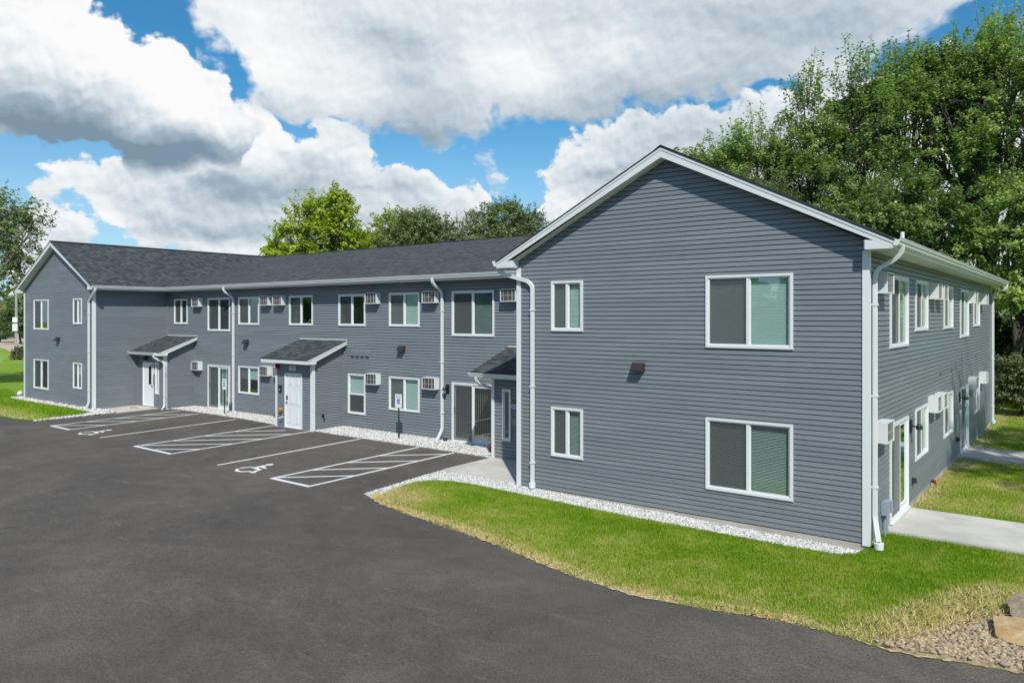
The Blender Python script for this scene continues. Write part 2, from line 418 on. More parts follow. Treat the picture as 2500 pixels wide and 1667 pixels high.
def m_asphalt():
    m, g, out = new_mat('fresh_asphalt')
    b = g.n('ShaderNodeBsdfPrincipled'); g.l.new(b.outputs[0], out.inputs[0])
    p = g.n('ShaderNodeNewGeometry').outputs['Position']
    fine = g.noise(p, 34, 6, .82)
    mid = g.noise(p, 1.6, 6, .62, .5)
    big = g.noise(p, .16, 4, .55, .8)
    c = g.mix(g.ss(fine, .34, .66), (.058, .052, .047, 1), (.136, .124, .111, 1))
    c = g.mix(1.0, c, g.mix(g.ss(mid, .3, .72), (.86, .85, .84, 1), (1.12, 1.10, 1.07, 1)), 'MULTIPLY')
    c = g.mix(1.0, c, g.mix(g.ss(big, .3, .68), (.80, .80, .82, 1), (1.16, 1.14, 1.10, 1)), 'MULTIPLY')
    # paler dusty scuffs, drawn out along the driving direction
    rot = g.n('ShaderNodeMapping'); rot.inputs['Rotation'].default_value = (0, 0, -.5); rot.inputs['Scale'].default_value = (.55, 2.4, 1)
    g.l.new(p, rot.inputs['Vector'])
    sc = g.noise(rot.outputs[0], 1.1, 7, .68, .3)
    c = g.mix(g.m('MULTIPLY', g.ss(sc, .58, .74), .36), c, (.20, .18, .155, 1))
    dust = g.noise(g.vm('ADD', p, (31, 7, 0)).outputs[0], .33, 6, .66, .6)
    c = g.mix(g.m('MULTIPLY', g.ss(dust, .52, .72), .22), c, (.17, .145, .12, 1))
    blot = g.noise(g.vm('ADD', p, (3, 17, 0)).outputs[0], .75, 5, .6, 1.0)
    c = g.mix(g.m('MULTIPLY', g.ss(blot, .60, .74), .45), c, (.026, .025, .027, 1))
    for ang, rad, cx_, cy_, wid in ((0, 21.0, -22.0, -24.0, .10), (0, 22.6, -22.0, -24.0, .10), (0, 14.0, -2.0, -20.5, .09), (0, 15.6, -2.0, -20.5, .09)):
        q_ = g.vm('LENGTH', g.vm('MULTIPLY', g.vm('SUBTRACT', p, (cx_, cy_, 0)).outputs[0], (1, 1, 0)).outputs[0]).outputs['Value']
        tr_ = g.ss(g.m('ABSOLUTE', g.m('SUBTRACT', q_, rad)), wid * 2.2, wid * .4)
        c = g.mix(g.m('MULTIPLY', g.m('MULTIPLY', tr_, g.ss(mid, .42, .62)), .22), c, (.028, .026, .027, 1))
    mp = g.n('ShaderNodeMapping'); mp.inputs['Rotation'].default_value = (0, 0, .75); mp.inputs['Scale'].default_value = (.75, 3.6, 1); g.l.new(p, mp.inputs['Vector'])
    vd = g.n('ShaderNodeTexVoronoi', voronoi_dimensions='2D'); vd.inputs['Scale'].default_value = 1.0; g.l.new(mp.outputs[0], vd.inputs['Vector'])
    sc_ = g.n('ShaderNodeSeparateColor'); g.l.new(vd.outputs['Color'], sc_.inputs[0])
    ds = g.m('MULTIPLY', g.ss(g.m('ADD', vd.outputs['Distance'], g.m('MULTIPLY', g.m('SUBTRACT', fine, .5), .25)), .17, .05), g.m('GREATER_THAN', sc_.outputs[0], .86))
    c = g.mix(g.m('MULTIPLY', ds, .14), c, (.25, .23, .20, 1))
    sp = g.n('ShaderNodeTexVoronoi'); sp.inputs['Scale'].default_value = 2.3; g.l.new(p, sp.inputs['Vector'])
    c = g.mix(g.m('MULTIPLY', g.m('LESS_THAN', sp.outputs['Distance'], .030), .5), c, (.35, .34, .32, 1))
    g.l.new(c, b.inputs['Base Color']); b.inputs['Roughness'].default_value = .82; b.inputs['Specular IOR Level'].default_value = .3
    bp = g.n('ShaderNodeBump'); bp.inputs['Strength'].default_value = .6; bp.inputs['Distance'].default_value = .012
    g.l.new(g.m('ADD', fine, g.m('MULTIPLY', g.noise(p, 30, 3, .6), .7)), bp.inputs['Height']); g.l.new(bp.outputs[0], b.inputs['Normal'])
    return m


def m_paint():
    m, g, out = new_mat('road_paint')
    b = g.n('ShaderNodeBsdfPrincipled'); g.l.new(b.outputs[0], out.inputs[0])
    p = g.n('ShaderNodeNewGeometry').outputs['Position']
    w = g.noise(p, 22, 5, .7); w2 = g.noise(p, 2.2, 4, .6)
    f = g.ss(g.m('ADD', w, g.m('MULTIPLY', w2, .5)), .42, .66)
    g.l.new(g.mix(f, (.42, .42, .42, 1), (.74, .75, .75, 1)), b.inputs['Base Color']); b.inputs['Roughness'].default_value = .7
    return m


def m_concrete(name, base, stain=.25):
    m, g, out = new_mat(name)
    b = g.n('ShaderNodeBsdfPrincipled'); g.l.new(b.outputs[0], out.inputs[0])
    p = g.n('ShaderNodeNewGeometry').outputs['Position']
    a = g.noise(p, .9, 6, .62, .4); f = g.noise(p, 60, 3, .7)
    c = g.mix(g.ss(a, .3, .7), tuple(x * (1 - stain) for x in base) + (1,), tuple(x * 1.06 for x in base) + (1,))
    c = g.mix(1.0, c, g.mix(f, (.88, .88, .88, 1), (1.1, 1.1, 1.1, 1)), 'MULTIPLY')
    g.l.new(c, b.inputs['Base Color']); b.inputs['Roughness'].default_value = .85
    bp = g.n('ShaderNodeBump'); bp.inputs['Strength'].default_value = .2; bp.inputs['Distance'].default_value = .01
    g.l.new(f, bp.inputs['Height']); g.l.new(bp.outputs[0], b.inputs['Normal'])
    return m


def m_stone(name, cols, rough=.85):
    m, g, out = new_mat(name)
    b = g.n('ShaderNodeBsdfPrincipled'); g.l.new(b.outputs[0], out.inputs[0])
    at = g.n('ShaderNodeAttribute', attribute_name='tone'); p = g.n('ShaderNodeNewGeometry').outputs['Position']
    rp = g.n('ShaderNodeValToRGB'); g.l.new(at.outputs['Fac'], rp.inputs[0]); cr = rp.color_ramp
    cr.elements[0].color = (*cols[0], 1); cr.elements[1].color = (*cols[-1], 1)
    for i, c in enumerate(cols[1:-1]): cr.elements.new((i + 1) / (len(cols) - 1)).color = (*c, 1)
    f = g.noise(p, 45, 4, .65)
    g.l.new(g.mix(1.0, rp.outputs[0], g.mix(f, (.75, .75, .75, 1), (1.2, 1.2, 1.2, 1)), 'MULTIPLY'), b.inputs['Base Color'])
    b.inputs['Roughness'].default_value = rough
    return m


def m_leaf(name, dark, light, trans=.42, rough=.5):
    m, g, out = new_mat(name)
    at = g.n('ShaderNodeAttribute', attribute_name='tone')
    c = g.mix(at.outputs['Fac'], (*dark, 1), (*light, 1))
    b = g.n('ShaderNodeBsdfPrincipled'); g.l.new(c, b.inputs['Base Color']); b.inputs['Roughness'].default_value = rough
    b.inputs['Specular IOR Level'].default_value = .35
    t = g.n('ShaderNodeBsdfTranslucent'); g.l.new(g.mix(1.0, c, (1.1, 1.35, .55, 1), 'MULTIPLY'), t.inputs[0])
    mx = g.n('ShaderNodeMixShader'); mx.inputs[0].default_value = trans
    g.l.new(b.outputs[0], mx.inputs[1]); g.l.new(t.outputs[0], mx.inputs[2]); g.l.new(mx.outputs[0], out.inputs[0])
    return m


def m_grassblade():
    m, g, out = new_mat('grass_blades')
    at = g.n('ShaderNodeAttribute', attribute_name='tone')
    rp = g.n('ShaderNodeValToRGB'); g.l.new(at.outputs['Fac'], rp.inputs[0]); cr = rp.color_ramp
    cr.elements[0].color = (.115, .265, .014, 1); cr.elements[1].color = (.86, .74, .40, 1)
    for p_, c in ((.25, (.225, .39, .022, 1)), (.45, (.38, .48, .06, 1)), (.62, (.58, .53, .19, 1)), (.8, (.74, .62, .32, 1))):
        cr.elements.new(p_).color = c
    d = g.n('ShaderNodeBsdfDiffuse'); g.l.new(rp.outputs[0], d.inputs[0])
    t = g.n('ShaderNodeBsdfTranslucent'); g.l.new(rp.outputs[0], t.inputs[0])
    mx = g.n('ShaderNodeMixShader'); mx.inputs[0].default_value = .4
    g.l.new(d.outputs[0], mx.inputs[1]); g.l.new(t.outputs[0], mx.inputs[2]); g.l.new(mx.outputs[0], out.inputs[0])
    return m


def m_lawn(name, dry=.0):
    m, g, out = new_mat(name)
    b = g.n('ShaderNodeBsdfPrincipled'); g.l.new(b.outputs[0], out.inputs[0]); b.inputs['Roughness'].default_value = .9
    b.inputs['Specular IOR Level'].default_value = .1
    p = g.n('ShaderNodeNewGeometry').outputs['Position']
    a = g.noise(p, .55, 6, .65, .4); f = g.noise(p, 25, 4, .7); s = g.noise(g.vm('MULTIPLY', p, (1, 1, .2)).outputs[0], 7, 5, .7)
    c = g.mix(g.ss(f, .25, .75), (.085, .190, .010, 1), (.230, .360, .030, 1))
    c = g.mix(g.ss(g.m('ADD', a, g.m('MULTIPLY', g.m('SUBTRACT', s, .5), .5)), .54 - dry, .72 - dry), c, (.52, .44, .20, 1))
    g.l.new(c, b.inputs['Base Color'])
    bp = g.n('ShaderNodeBump'); bp.inputs['Strength'].default_value = .8; bp.inputs['Distance'].default_value = .04
    g.l.new(f, bp.inputs['Height']); g.l.new(bp.outputs[0], b.inputs['Normal'])
    return m


def m_bark(name, c0, c1):
    m, g, out = new_mat(name)
    b = g.n('ShaderNodeBsdfPrincipled'); g.l.new(b.outputs[0], out.inputs[0]); b.inputs['Roughness'].default_value = .9
    tc = g.n('ShaderNodeTexCoord').outputs['Object']
    n = g.noise(g.vm('MULTIPLY', tc, (5, 5, .8)).outputs[0], 3, 6, .7)
    g.l.new(g.mix(g.ss(n, .3, .7), (*c0, 1), (*c1, 1)), b.inputs['Base Color'])
    bp = g.n('ShaderNodeBump'); bp.inputs['Distance'].default_value = .03; g.l.new(n, bp.inputs['Height']); g.l.new(bp.outputs[0], b.inputs['Normal'])
    return m


M['siding'] = m_siding(); M['shingle'] = m_shingle(); M['coil'] = m_coil()
M['glass'] = m_glass('window_glass', (.73, .875, .84)); M['glass_clear'] = m_glass('clear_glass', (.80, .90, .86), 1.5)
M['screen'] = m_screen(); M['asphalt'] = m_asphalt(); M['paint'] = m_paint()
M['concrete'] = m_concrete('walk_concrete', (.53, .51, .475), .2); M['footing'] = m_concrete('foundation_concrete', (.43, .405, .36), .28)
M['white_stone'] = m_stone('white_marble_chips', [(.20, .20, .20), (.46, .455, .44), (.62, .61, .595), (.74, .73, .72)])
M['bed'] = simple('chip_bed', (.27, .265, .255), .9, noise=.6, nscale=40)
M['river_stone'] = m_stone('river_stones', [(.17, .135, .095), (.30, .225, .135), (.40, .30, .175), (.45, .345, .21), (.25, .22, .18), (.50, .41, .29)])
M['soil'] = simple('sandy_soil', (.38, .30, .19), .95, noise=.4, nscale=14, bump=.5)
M['blade'] = m_grassblade(); M['lawn'] = m_lawn('lawn_turf'); M['field'] = m_lawn('far_turf', .05); M['gravel_road'] = simple('gravel_road', (.46, .38, .28), .95, noise=.25, nscale=3)
M['bark'] = m_bark('grey_brown_bark', (.035, .028, .022), (.12, .10, .085)); M['bark_pale'] = m_bark('sunlit_bark', (.16, .12, .08), (.34, .27, .19))  # second bark is a paler copy, sunlight on the trunk put into its colour
M['wood_pole'] = m_bark('weathered_pole', (.26, .24, .21), (.42, .39, .35))
M['leaf_maple'] = m_leaf('maple_leaves', (.075, .135, .040), (.42, .53, .17))
M['leaf_bright'] = m_leaf('yellow_green_leaves', (.19, .26, .02), (.54, .60, .07), .42)
M['leaf_willow'] = m_leaf('willow_leaves', (.10, .14, .06), (.32, .39, .16), .3)
M['leaf_olive'] = m_leaf('olive_leaves', (.095, .115, .055), (.25, .28, .13), .3)
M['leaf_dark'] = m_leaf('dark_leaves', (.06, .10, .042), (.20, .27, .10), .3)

# ------------------------------------------------------------------ ground heights
def A_(y): return np.where(y > 2.8, 0., np.where(y > -2.8, .0143 * (y - 2.8), -.08 - .004 * (-2.8 - y)))
def H(x, y):
    x = np.asarray(x, float); y = np.asarray(y, float)
    t = np.clip((x + 4) / 4, 0, 1); t = t * t * (3 - 2 * t)
    return A_(y) * (1 - t) - .08 * t


def sheet(name, poly, off, mat, step=1.0, skirt=.0, parent=None, zfun=None):
    """a flat outline draped over the ground heights"""
    bm = bmesh.new(); vs = [bm.verts.new((x, y, 0)) for x, y in poly]; bm.faces.new(vs)
    xs = [p[0] for p in poly]; ys = [p[1] for p in poly]
    cuts = [(0, c) for c in np.arange(math.floor(min(xs)), max(xs), step) if min(xs) < c < max(xs) and -6 < c < 2] + \
           [(1, c) for c in np.arange(math.floor(min(ys)) + .1, max(ys), step) if min(ys) < c < max(ys) and -6 < c < 4]
    cuts += [(1, c) for c in (-2.8, 2.8) if min(ys) < c < max(ys)]
    for ax, c in cuts:
        bmesh.ops.bisect_plane(bm, geom=bm.verts[:] + bm.edges[:] + bm.faces[:], plane_co=(c if ax == 0 else 0, c if ax == 1 else 0, 0), plane_no=(1 - ax, ax, 0), dist=1e-5)
    bmesh.ops.triangulate(bm, faces=bm.faces[:])
    for v in bm.verts:
        v.co.z = float(H(v.co.x, v.co.y)) + (off if zfun is None else zfun(v.co.x, v.co.y))
    bmesh.ops.recalc_face_normals(bm, faces=bm.faces)
    if bm.faces and sum(f.normal.z for f in bm.faces) < 0: bmesh.ops.reverse_faces(bm, faces=bm.faces)
    if skirt:
        be = [e for e in bm.edges if e.is_boundary]
        r = bmesh.ops.extrude_edge_only(bm, edges=be)
        for v in [q for q in r['geom'] if isinstance(q, bmesh.types.BMVert)]: v.co.z -= skirt
    me = bpy.data.meshes.new(name); bm.to_mesh(me); bm.free(); me.materials.append(mat)
    o = bpy.data.objects.new(name, me); COL.objects.link(o)
    if parent: o.parent = parent
    return o


def in_poly(P, poly):
    x, y = P[:, 0], P[:, 1]; ins = np.zeros(len(P), bool); n = len(poly)
    for i in range(n):
        x0, y0 = poly[i]; x1, y1 = poly[(i + 1) % n]
        c = ((y0 > y) != (y1 > y)) & (x < (x1 - x0) * (y - y0) / (y1 - y0 + 1e-12) + x0); ins ^= c
    return ins


def scatter(poly, dens):
    a = np.array(poly); lo, hi = a.min(0), a.max(0)
    n = int(dens * (hi - lo).prod()); P = lo + rng.random((n, 2)) * (hi - lo)
    return P[in_poly(P, poly)]


def dist_line(P, line):
    d = np.full(len(P), 1e9)
    for (a, b) in zip(line[:-1], line[1:]):
        a = np.array(a); b = np.array(b); t = np.clip(((P - a) @ (b - a)) / ((b - a) @ (b - a)), 0, 1)
        d = np.minimum(d, np.hypot(*(P - (a + t[:, None] * (b - a))).T))
    return d


def vnoise(P, s, seed):
    """smooth value noise in the plane"""
    r = np.random.default_rng(seed); T = r.random((64, 64))
    q = P * s; i = np.floor(q).astype(int); f = q - i; f = f * f * (3 - 2 * f)
    a = T[i[:, 0] % 64, i[:, 1] % 64]; b = T[(i[:, 0] + 1) % 64, i[:, 1] % 64]; c = T[i[:, 0] % 64, (i[:, 1] + 1) % 64]; d = T[(i[:, 0] + 1) % 64, (i[:, 1] + 1) % 64]
    return (a * (1 - f[:, 0]) + b * f[:, 0]) * (1 - f[:, 1]) + (c * (1 - f[:, 0]) + d * f[:, 0]) * f[:, 1]


# ------------------------------------------------------------------ outlines on the ground
EDGE = [(-10.82, -2.87), (-10.62, -2.80), (-10.29, -3.04), (-9.55, -3.34), (-8.73, -3.53), (-7.95, -3.60), (-7.18, -3.68), (-6.45, -3.86), (-5.8, -4.03), (-4.6, -4.33), (-3.34, -4.66), (-2.22, -4.76),
        (-1.3, -4.62), (-.25, -4.33), (.07, -4.33), (.38, -4.36), (.81, -4.36), (1.03, -4.42), (1.24, -4.44), (1.62, -4.39), (1.98, -4.29), (2.33, -4.23), (2.67, -4.17), (4.5, -3.7), (9, -3.0), (20, -2.0)]
GRASS_TOP = [(-10.29, -3.04), (-10.40, -2.20), (-10.47, -1.40), (-10.36, -.84), (-9.98, -.57), (-9.28, -.52), (-8.08, -.59), (-6.99, -.64), (-5.6, -.78), (-4.2, -.84), (-2.2, -.82), (-.9, -.74), (-.34, -.64), (-.11, -.40)]
RIVER = [(1.03, -4.40), (1.24, -4.44), (1.62, -4.39), (1.98, -4.29), (2.33, -4.23), (2.67, -4.17), (4.5, -3.7), (4.5, -1.9), (2.54, -2.0), (2.06, -2.37), (1.98, -2.64), (1.78, -3.18), (1.61, -3.5), (1.46, -3.8), (1.27, -4.17)]
LAWN = GRASS_TOP + [(-.05, .05), (-.05, 1.40), (3.2, 1.40), (14, 1.2), (20, 1.2)] + EDGE[2:][::-1]
ROCK_STRIP = [(-11.11, .26), (-11.04, -.63), (-10.82, -2.87), (-10.60, -2.95)] + GRASS_TOP + [(-.05, .02), (-.05, .06), (-8.2, .06), (-8.43, .18), (-11.11, .26)][0:4]
ROCK_STRIP = [(-11.09, .24), (-11.05, -.63), (-10.82, -2.87), (-10.55, -2.95)] + GRASS_TOP + [(-.06, .05), (-8.23, .05), (-8.43, .20)]
ROCK_MAIN = [(-30.44, 2.6), (-29.53, 2.66), (-26.79, 2.68), (-24.39, 2.63), (-22.3, 2.48), (-21.87, 2.36), (-21.87, 3.9), (-30.44, 3.9)]
ROCK_MID = [(-19.62, 2.40), (-18.56, 2.34), (-16.91, 2.34), (-14.12, 2.36), (-12.01, 2.34), (-10.97, 2.28), (-10.97, 3.9), (-19.62, 3.9)]
LEFT_EDGE = [(-31.29, -2.73), (-31.16, -1.6), (-31.17, -.49), (-31.07, .31)]
LEFT_GRASS = [(-31.36, -2.6), (-31.42, -1.4), (-31.75, -.22), (-34.03, -.08), (-37.84, -.14), (-41.6, -.16), (-42.2, .7), (-41.2, .9), (-41.2, 22), (-75, 22), (-75, -3.6), (-50, -3.3), (-36, -3.02), (-33, -2.9)]
LEFT_ROCK = [(-31.29, -2.73), (-31.16, -1.6), (-31.05, .31), (-31.03, .42), (-33.0, .62), (-33.0, .36), (-41.07, .36), (-41.3, .9), (-42.2, .7), (-41.6, -.16), (-37.84, -.14), (-34.03, -.08), (-31.75, -.22), (-31.42, -1.4), (-31.36, -2.6)]
SLAB_A = [(-31.03, .42), (-30.50, 2.55), (-30.50, 2.36), (-33.0, 2.36), (-33.0, .62)]
SLAB_A = [(-31.03, .40), (-31.0, 2.45), (-30.4, 2.52), (-30.4, 2.36), (-33.02, 2.36), (-33.02, .58)]
SLAB_C = [(-11.08, .26), (-11.02, 2.36), (-8.2, 2.36), (-8.2, .08), (-8.43, .16)]
WALK_A = [(-.02, 1.42), (-.02, 3.74), (25, 3.55), (25, 1.30)]
WALK_B = [(-.02, 11.62), (-.02, 13.78), (25, 13.6), (25, 11.5)]
RIGHT_LAWN_A = [(-.02, 3.74), (-.02, 11.62), (25, 11.5), (25, 3.55)]
RIGHT_LAWN_B = [(-.02, 13.78), (-.02, 21), (-45, 21), (-45, 60), (25, 60), (25, 13.6)]

# ------------------------------------------------------------------ the setting: ground
gm = MB(); gm.face([(-700, -700, -.42), (700, -700, -.42), (700, 700, -.42), (-700, 700, -.42)])
tag(gm.build('ground', M['field']), kind='structure')
fm = MB()
# rolling far field to the left of the lot
gx = np.linspace(-260, -41.2, 60); gy = np.linspace(-70, 140, 60)
def field_z(x, y): return float(H(x, y)) - .012 - .25 * min(1, max(0, (-x - 70) / 60)) * 0
for i in range(59):
    for j in range(59):
        q = [(gx[i], gy[j]), (gx[i + 1], gy[j]), (gx[i + 1], gy[j + 1]), (gx[i], gy[j + 1])]
        if q[0][1] < -4.2 and q[0][0] > -300: continue
        fm.face([(x, y, field_z(x, y)) for x, y in q])
tag(fm.build('field', M['field']), kind='structure')
asphalt = tag(sheet('asphalt', [(-130, -50), (25, -50), (25, -1.6)] + [(x, y + .16) for x, y in EDGE[2:]][::-1] + [(-10.75, -2.55), (-10.9, .4), (-10.9, 3.85), (-31.2, 3.85), (-31.2, -2.62), (-33.2, -2.62), (-36, -2.8), (-50, -3.1), (-130, -5)], 0, M['asphalt']), kind='structure')
tag(sheet('gravel_road', [(-260, 69), (-128, 26), (-112, 22.5), (-98, 19), (-86, 30), (-110, 36), (-128, 40), (-260, 95)], .02, M['gravel_road']), kind='structure')


def lawn_mound(edge_lines):
    def f(x, y):
        d = float(dist_line(np.array([[x, y]]), edge_lines)[0]); return .012 + .05 * min(1, d / .5) - .085 * min(1, max(0, (y + 1.5) / .8))
    return f


LZ = lawn_mound(EDGE)
tag(sheet('lawn', LAWN, .02, M['lawn'], step=.5, skirt=.06, zfun=LZ), kind='structure')
tag(sheet('lawn', RIGHT_LAWN_A, -.065, M['lawn'], skirt=.08), kind='structure')
tag(sheet('lawn', RIGHT_LAWN_B, -.065, M['lawn'], skirt=.08), kind='structure')
tag(sheet('lawn', LEFT_GRASS, .02, M['lawn'], skirt=.08), kind='structure')
_o = [(x + .02 * math.sin(x * 5.1), y - .05 + .03 * math.sin(x * 7.3) + .02 * math.sin(x * 17)) for x, y in EDGE[1:-1]]
_q = []
for (xa, ya), (xb, yb) in zip(EDGE[1:-2], EDGE[2:-1]):
    for i in range(14):
        t = i / 14; x = xa + (xb - xa) * t; y = ya + (yb - ya) * t
        _q.append((x, y - .03 + .03 * math.sin(x * 3.3) + .03 * math.sin(x * 19) + .022 * math.sin(x * 43)))
SOIL = _q + [(x, y + .26) for x, y in EDGE[1:-1]][::-1]
M['dry_soil'] = simple('straw_soil', (.46, .37, .21), .95, noise=.45, nscale=18, bump=.6)
tag(sheet('soil_edge', SOIL, .02, M['dry_soil'], step=.5, zfun=lambda x, y: .009 + .055 * min(1, float(dist_line(np.array([[x, y]]), EDGE)[0]) / .5)), kind='structure')
STRIP_Z = lambda x: -.012 - .060 * np.clip((x + 7.0) / 4.0, 0, 1)
for nm, p in (('rock_bed', ROCK_STRIP), ('rock_bed', ROCK_MAIN), ('rock_bed', ROCK_MID), ('rock_bed', LEFT_ROCK)):
    tag(sheet(nm, p, .012, M['bed'], skirt=.05, zfun=(lambda x, y: STRIP_Z(x)) if p is ROCK_STRIP else None), kind='structure')
tag(sheet('river_stone_bed', RIVER, .07, M['soil'], skirt=.1, step=.5), kind='structure')
tag(sheet('entry_slab', SLAB_A, .03, M['concrete'], skirt=.1), kind='structure')
tag(sheet('entry_slab', SLAB_C, .03, M['concrete'], skirt=.1), kind='structure')
tag(sheet('concrete_walk', WALK_A, .035, M['concrete'], skirt=.12), kind='structure')
tag(sheet('concrete_walk', WALK_B, .035, M['concrete'], skirt=.12), kind='structure')

# ------------------------------------------------------------------ painted markings (children of the asphalt they are painted on)
def strip(mb, a, b, w=.10, off=.005):
    a = Vector((*a, 0)); b = Vector((*b, 0)); t = (b - a).normalized(); s = Vector((-t.y, t.x, 0)) * w / 2
    n = max(1, int((b - a).length / .7))
    for i in range(n):
        p = a.lerp(b, i / n); q = a.lerp(b, (i + 1) / n)
        c = [p - s, q - s, q + s, p + s]
        mb.face([(v.x, v.y, float(H(v.x, v.y)) + off) for v in c])


def aisle(x0, x1, y0, y1, hatches):
    mb = MB(); w = .1
    strip(mb, (x0, y0), (x0, y1)); strip(mb, (x1, y0), (x1, y1))
    strip(mb, (x0 - .05, y0), (x1 + .05, y0), .13, .0062)
    for i, (a, b) in enumerate(hatches): strip(mb, a, b, .095, .0074)
    return mb.build('hatched_aisle', M['paint'], asphalt)


aisle(-29.45, -27.78, -2.80, 2.52, [((-29.38, -2.68), (-27.80, -1.45)), ((-29.40, -1.49), (-27.80, -.22)), ((-29.40, -.34), (-27.80, .95)), ((-29.42, .84), (-27.80, 2.2))])
aisle(-22.07, -19.74, -3.03, 2.37, [((-20.9, -2.94), (-19.78, -2.05)), ((-22.0, -2.85), (-19.78, -.87)), ((-22.0, -1.73), (-19.78, .27)), ((-22.0, -.56), (-19.78, 1.5)), ((-22.0, .66), (-20.66, 1.88))])
aisle(-14.11, -12.53, -3.19, 2.34, [((-14.05, -3.05), (-12.55, -1.68)), ((-14.08, -1.88), (-12.55, -.46)), ((-14.08, -.64), (-12.55, .76)), ((-14.08, .62), (-12.55, 2.0))])
for x, y0, y1 in ((-24.85, -2.96, 2.45), (-16.92, -3.11, 2.29)):
    mb = MB(); strip(mb, (x, y0), (x, y1)); mb.build('stall_line', M['paint'], asphalt)


def wheelchair(mb, place, k=1.0):
    """the access symbol as flat pieces; unit box 0..1 wide, 0..1.25 high"""
    def poly(pts): mb.face([place(x * k, y * k) for x, y in pts])
    def disc(cx, cy, r, n=18): poly([(cx + r * math.cos(2 * math.pi * i / n), cy + r * math.sin(2 * math.pi * i / n)) for i in range(n)])
    disc(.36, 1.13, .115)
    poly([(.29, 1.0), (.44, 1.0), (.48, .54), (.33, .54)])
    poly([(.452, .86), (.74, .80), (.74, .71), (.462, .76)])
    poly([(.482, .64), (.76, .62), (.72, .50), (.484, .52)])
    poly([(.72, .50), (.762, .61), (.92, .27), (.80, .22)])
    poly([(.80, .21), (.925, .26), (1.0, .28), (1.02, .19), (.84, .12)])
    n = 16; a0, a1 = math.radians(118), math.radians(345); cx, cy, ro, ri = .42, .36, .36, .26
    for i in range(n):
        if i in (5,): continue
        t0 = a0 + (a1 - a0) * i / n; t1 = a0 + (a1 - a0) * (i + 1) / n
        poly([(cx + ro * math.cos(t0), cy + ro * math.sin(t0)), (cx + ro * math.cos(t1), cy + ro * math.sin(t1)), (cx + ri * math.cos(t1), cy + ri * math.sin(t1)), (cx + ri * math.cos(t0), cy + ri * math.sin(t0))])


for ox, oy in ((-26.74, -3.06), (-16.08, -3.27)):
    mb = MB(); wheelchair(mb, lambda x, y: (ox + x, oy + y, float(H(ox + x, oy + y)) + .005), .98); mb.build('wheelchair_symbol', M['paint'], asphalt)

# ------------------------------------------------------------------ the building
BLD = empty('apartment_building', (-4.1, .5, 0), 'grey two-storey apartment block with two gabled wings, white trim and charcoal shingle roofs', 'building')
BI = Matrix.Translation((4.1, -.5, 0))
ZS = 5.49           # soffit
EXPO = .1016


def frame(ox, oy, deg): return BI @ Matrix.Translation((ox, oy, 0)) @ Matrix.Rotation(math.radians(deg), 4, 'Z')


W_FRONT = frame(0, 0, 0); W_MAIN = frame(0, 3.81, 0); W_LEFT = frame(0, .305, 0)
W_RIGHT = frame(0, 0, 90); W_INNER = frame(-33.0, 0, 90)
PY = 2.33
W_PORCH = frame(0, PY, 0)


def P_(mb, name, mat, W=BI, parent=None, **kw):
    return mb.build(name, mat, parent or BLD, world=(W if parent is None else None), **kw)


def siding(mb, s0, s1, z0, z1, holes=(), gable=None):
    """lap siding as real overlapping courses, cut round the openings; gable=(centre, slope, apex z)"""
    n = int(math.ceil((z1 - z0) / EXPO)); ob, ot = .013, -.001; slot = .015
    def lim(z):
        if not gable: return s0, s1
        c, m_, za = gable; hw = max(0, (za - z) / m_); return max(s0, c - hw), min(s1, c + hw)
    for i in range(n):
        a, b = z0 + i * EXPO, min(z0 + (i + 1) * EXPO, z1)
        zs = sorted({a, b} | {h[2] for h in holes if a < h[2] < b} | {h[3] for h in holes if a < h[3] < b})
        for za, zb in zip(zs[:-1], zs[1:]):
            la, ra = lim(za); lb, rb = lim(zb)
            if ra - la < .01: continue
            cutters = sorted((h[0], h[1]) for h in holes if h[2] < zb - 1e-6 and h[3] > za + 1e-6)
            segs = []; cur = None
            xs = [None]
            x = -1e9
            for c0, c1 in cutters: segs.append((x, c0)); x = max(x, c1)
            segs.append((x, 1e9))
            na = ob + (ot - ob) * (za - a) / EXPO; nb_ = ob + (ot - ob) * (zb - a) / EXPO
            for p, q in segs:
                pa, qa, pb, qb = max(p, la), min(q, ra), max(p, lb), min(q, rb)
                if qa - pa < .004 and qb - pb < .004: continue
                if qb < pb: qb = pb = (qb + pb) / 2
                if qa < pa: continue
                if za == a and zb - za > slot + .002:
                    zc = za + slot       # the shadow groove under the butt of each board
                    mb.face([(pa, -na, zc), (qa, -na, zc), (qb, -nb_, zb), (pb, -nb_, zb)])
                    mb.face([(pa, .030, zc), (qa, .030, zc), (qa, -na, zc), (pa, -na, zc)])
                    mb.face([(pa, .030, za), (qa, .030, za), (qa, .030, zc), (pa, .030, zc)])
                    mb.face([(pa, 0, za), (qa, 0, za), (qa, .030, za), (pa, .030, za)])
                else: mb.face([(pa, -na, za), (qa, -na, za), (qb, -nb_, zb), (pb, -nb_, zb)])


def ring(mb, s0, s1, z0, z1, w, n0, n1, wb=None):
    wb = wb or w
    mb.nb(s0, s0 + w, n0, n1, z0, z1); mb.nb(s1 - w, s1, n0, n1, z0, z1)
    mb.nb(s0 + w, s1 - w, n0, n1, z1 - w, z1); mb.nb(s0 + w, s1 - w, n0, n1, z0, z0 + wb)


def slats(s0, s1, z0, z1, n=-.07, pitch=.03, tilt=.35):
    mb = MB(); mb.keep = True; k = int((z1 - z0) / pitch)
    h = pitch * .5 * math.cos(tilt) * 1.12; d = pitch * .5 * math.sin(tilt) * 1.1
    for i in range(k):
        z = z1 - (i + .5) * pitch
        mb.face([(s0, -n - d, z - h), (s1, -n - d, z - h), (s1, -n + d, z + h), (s0, -n + d, z + h)])
    mb.nb(s0, s1, n - .02, n + .02, z1, z1 + .03)
    return mb


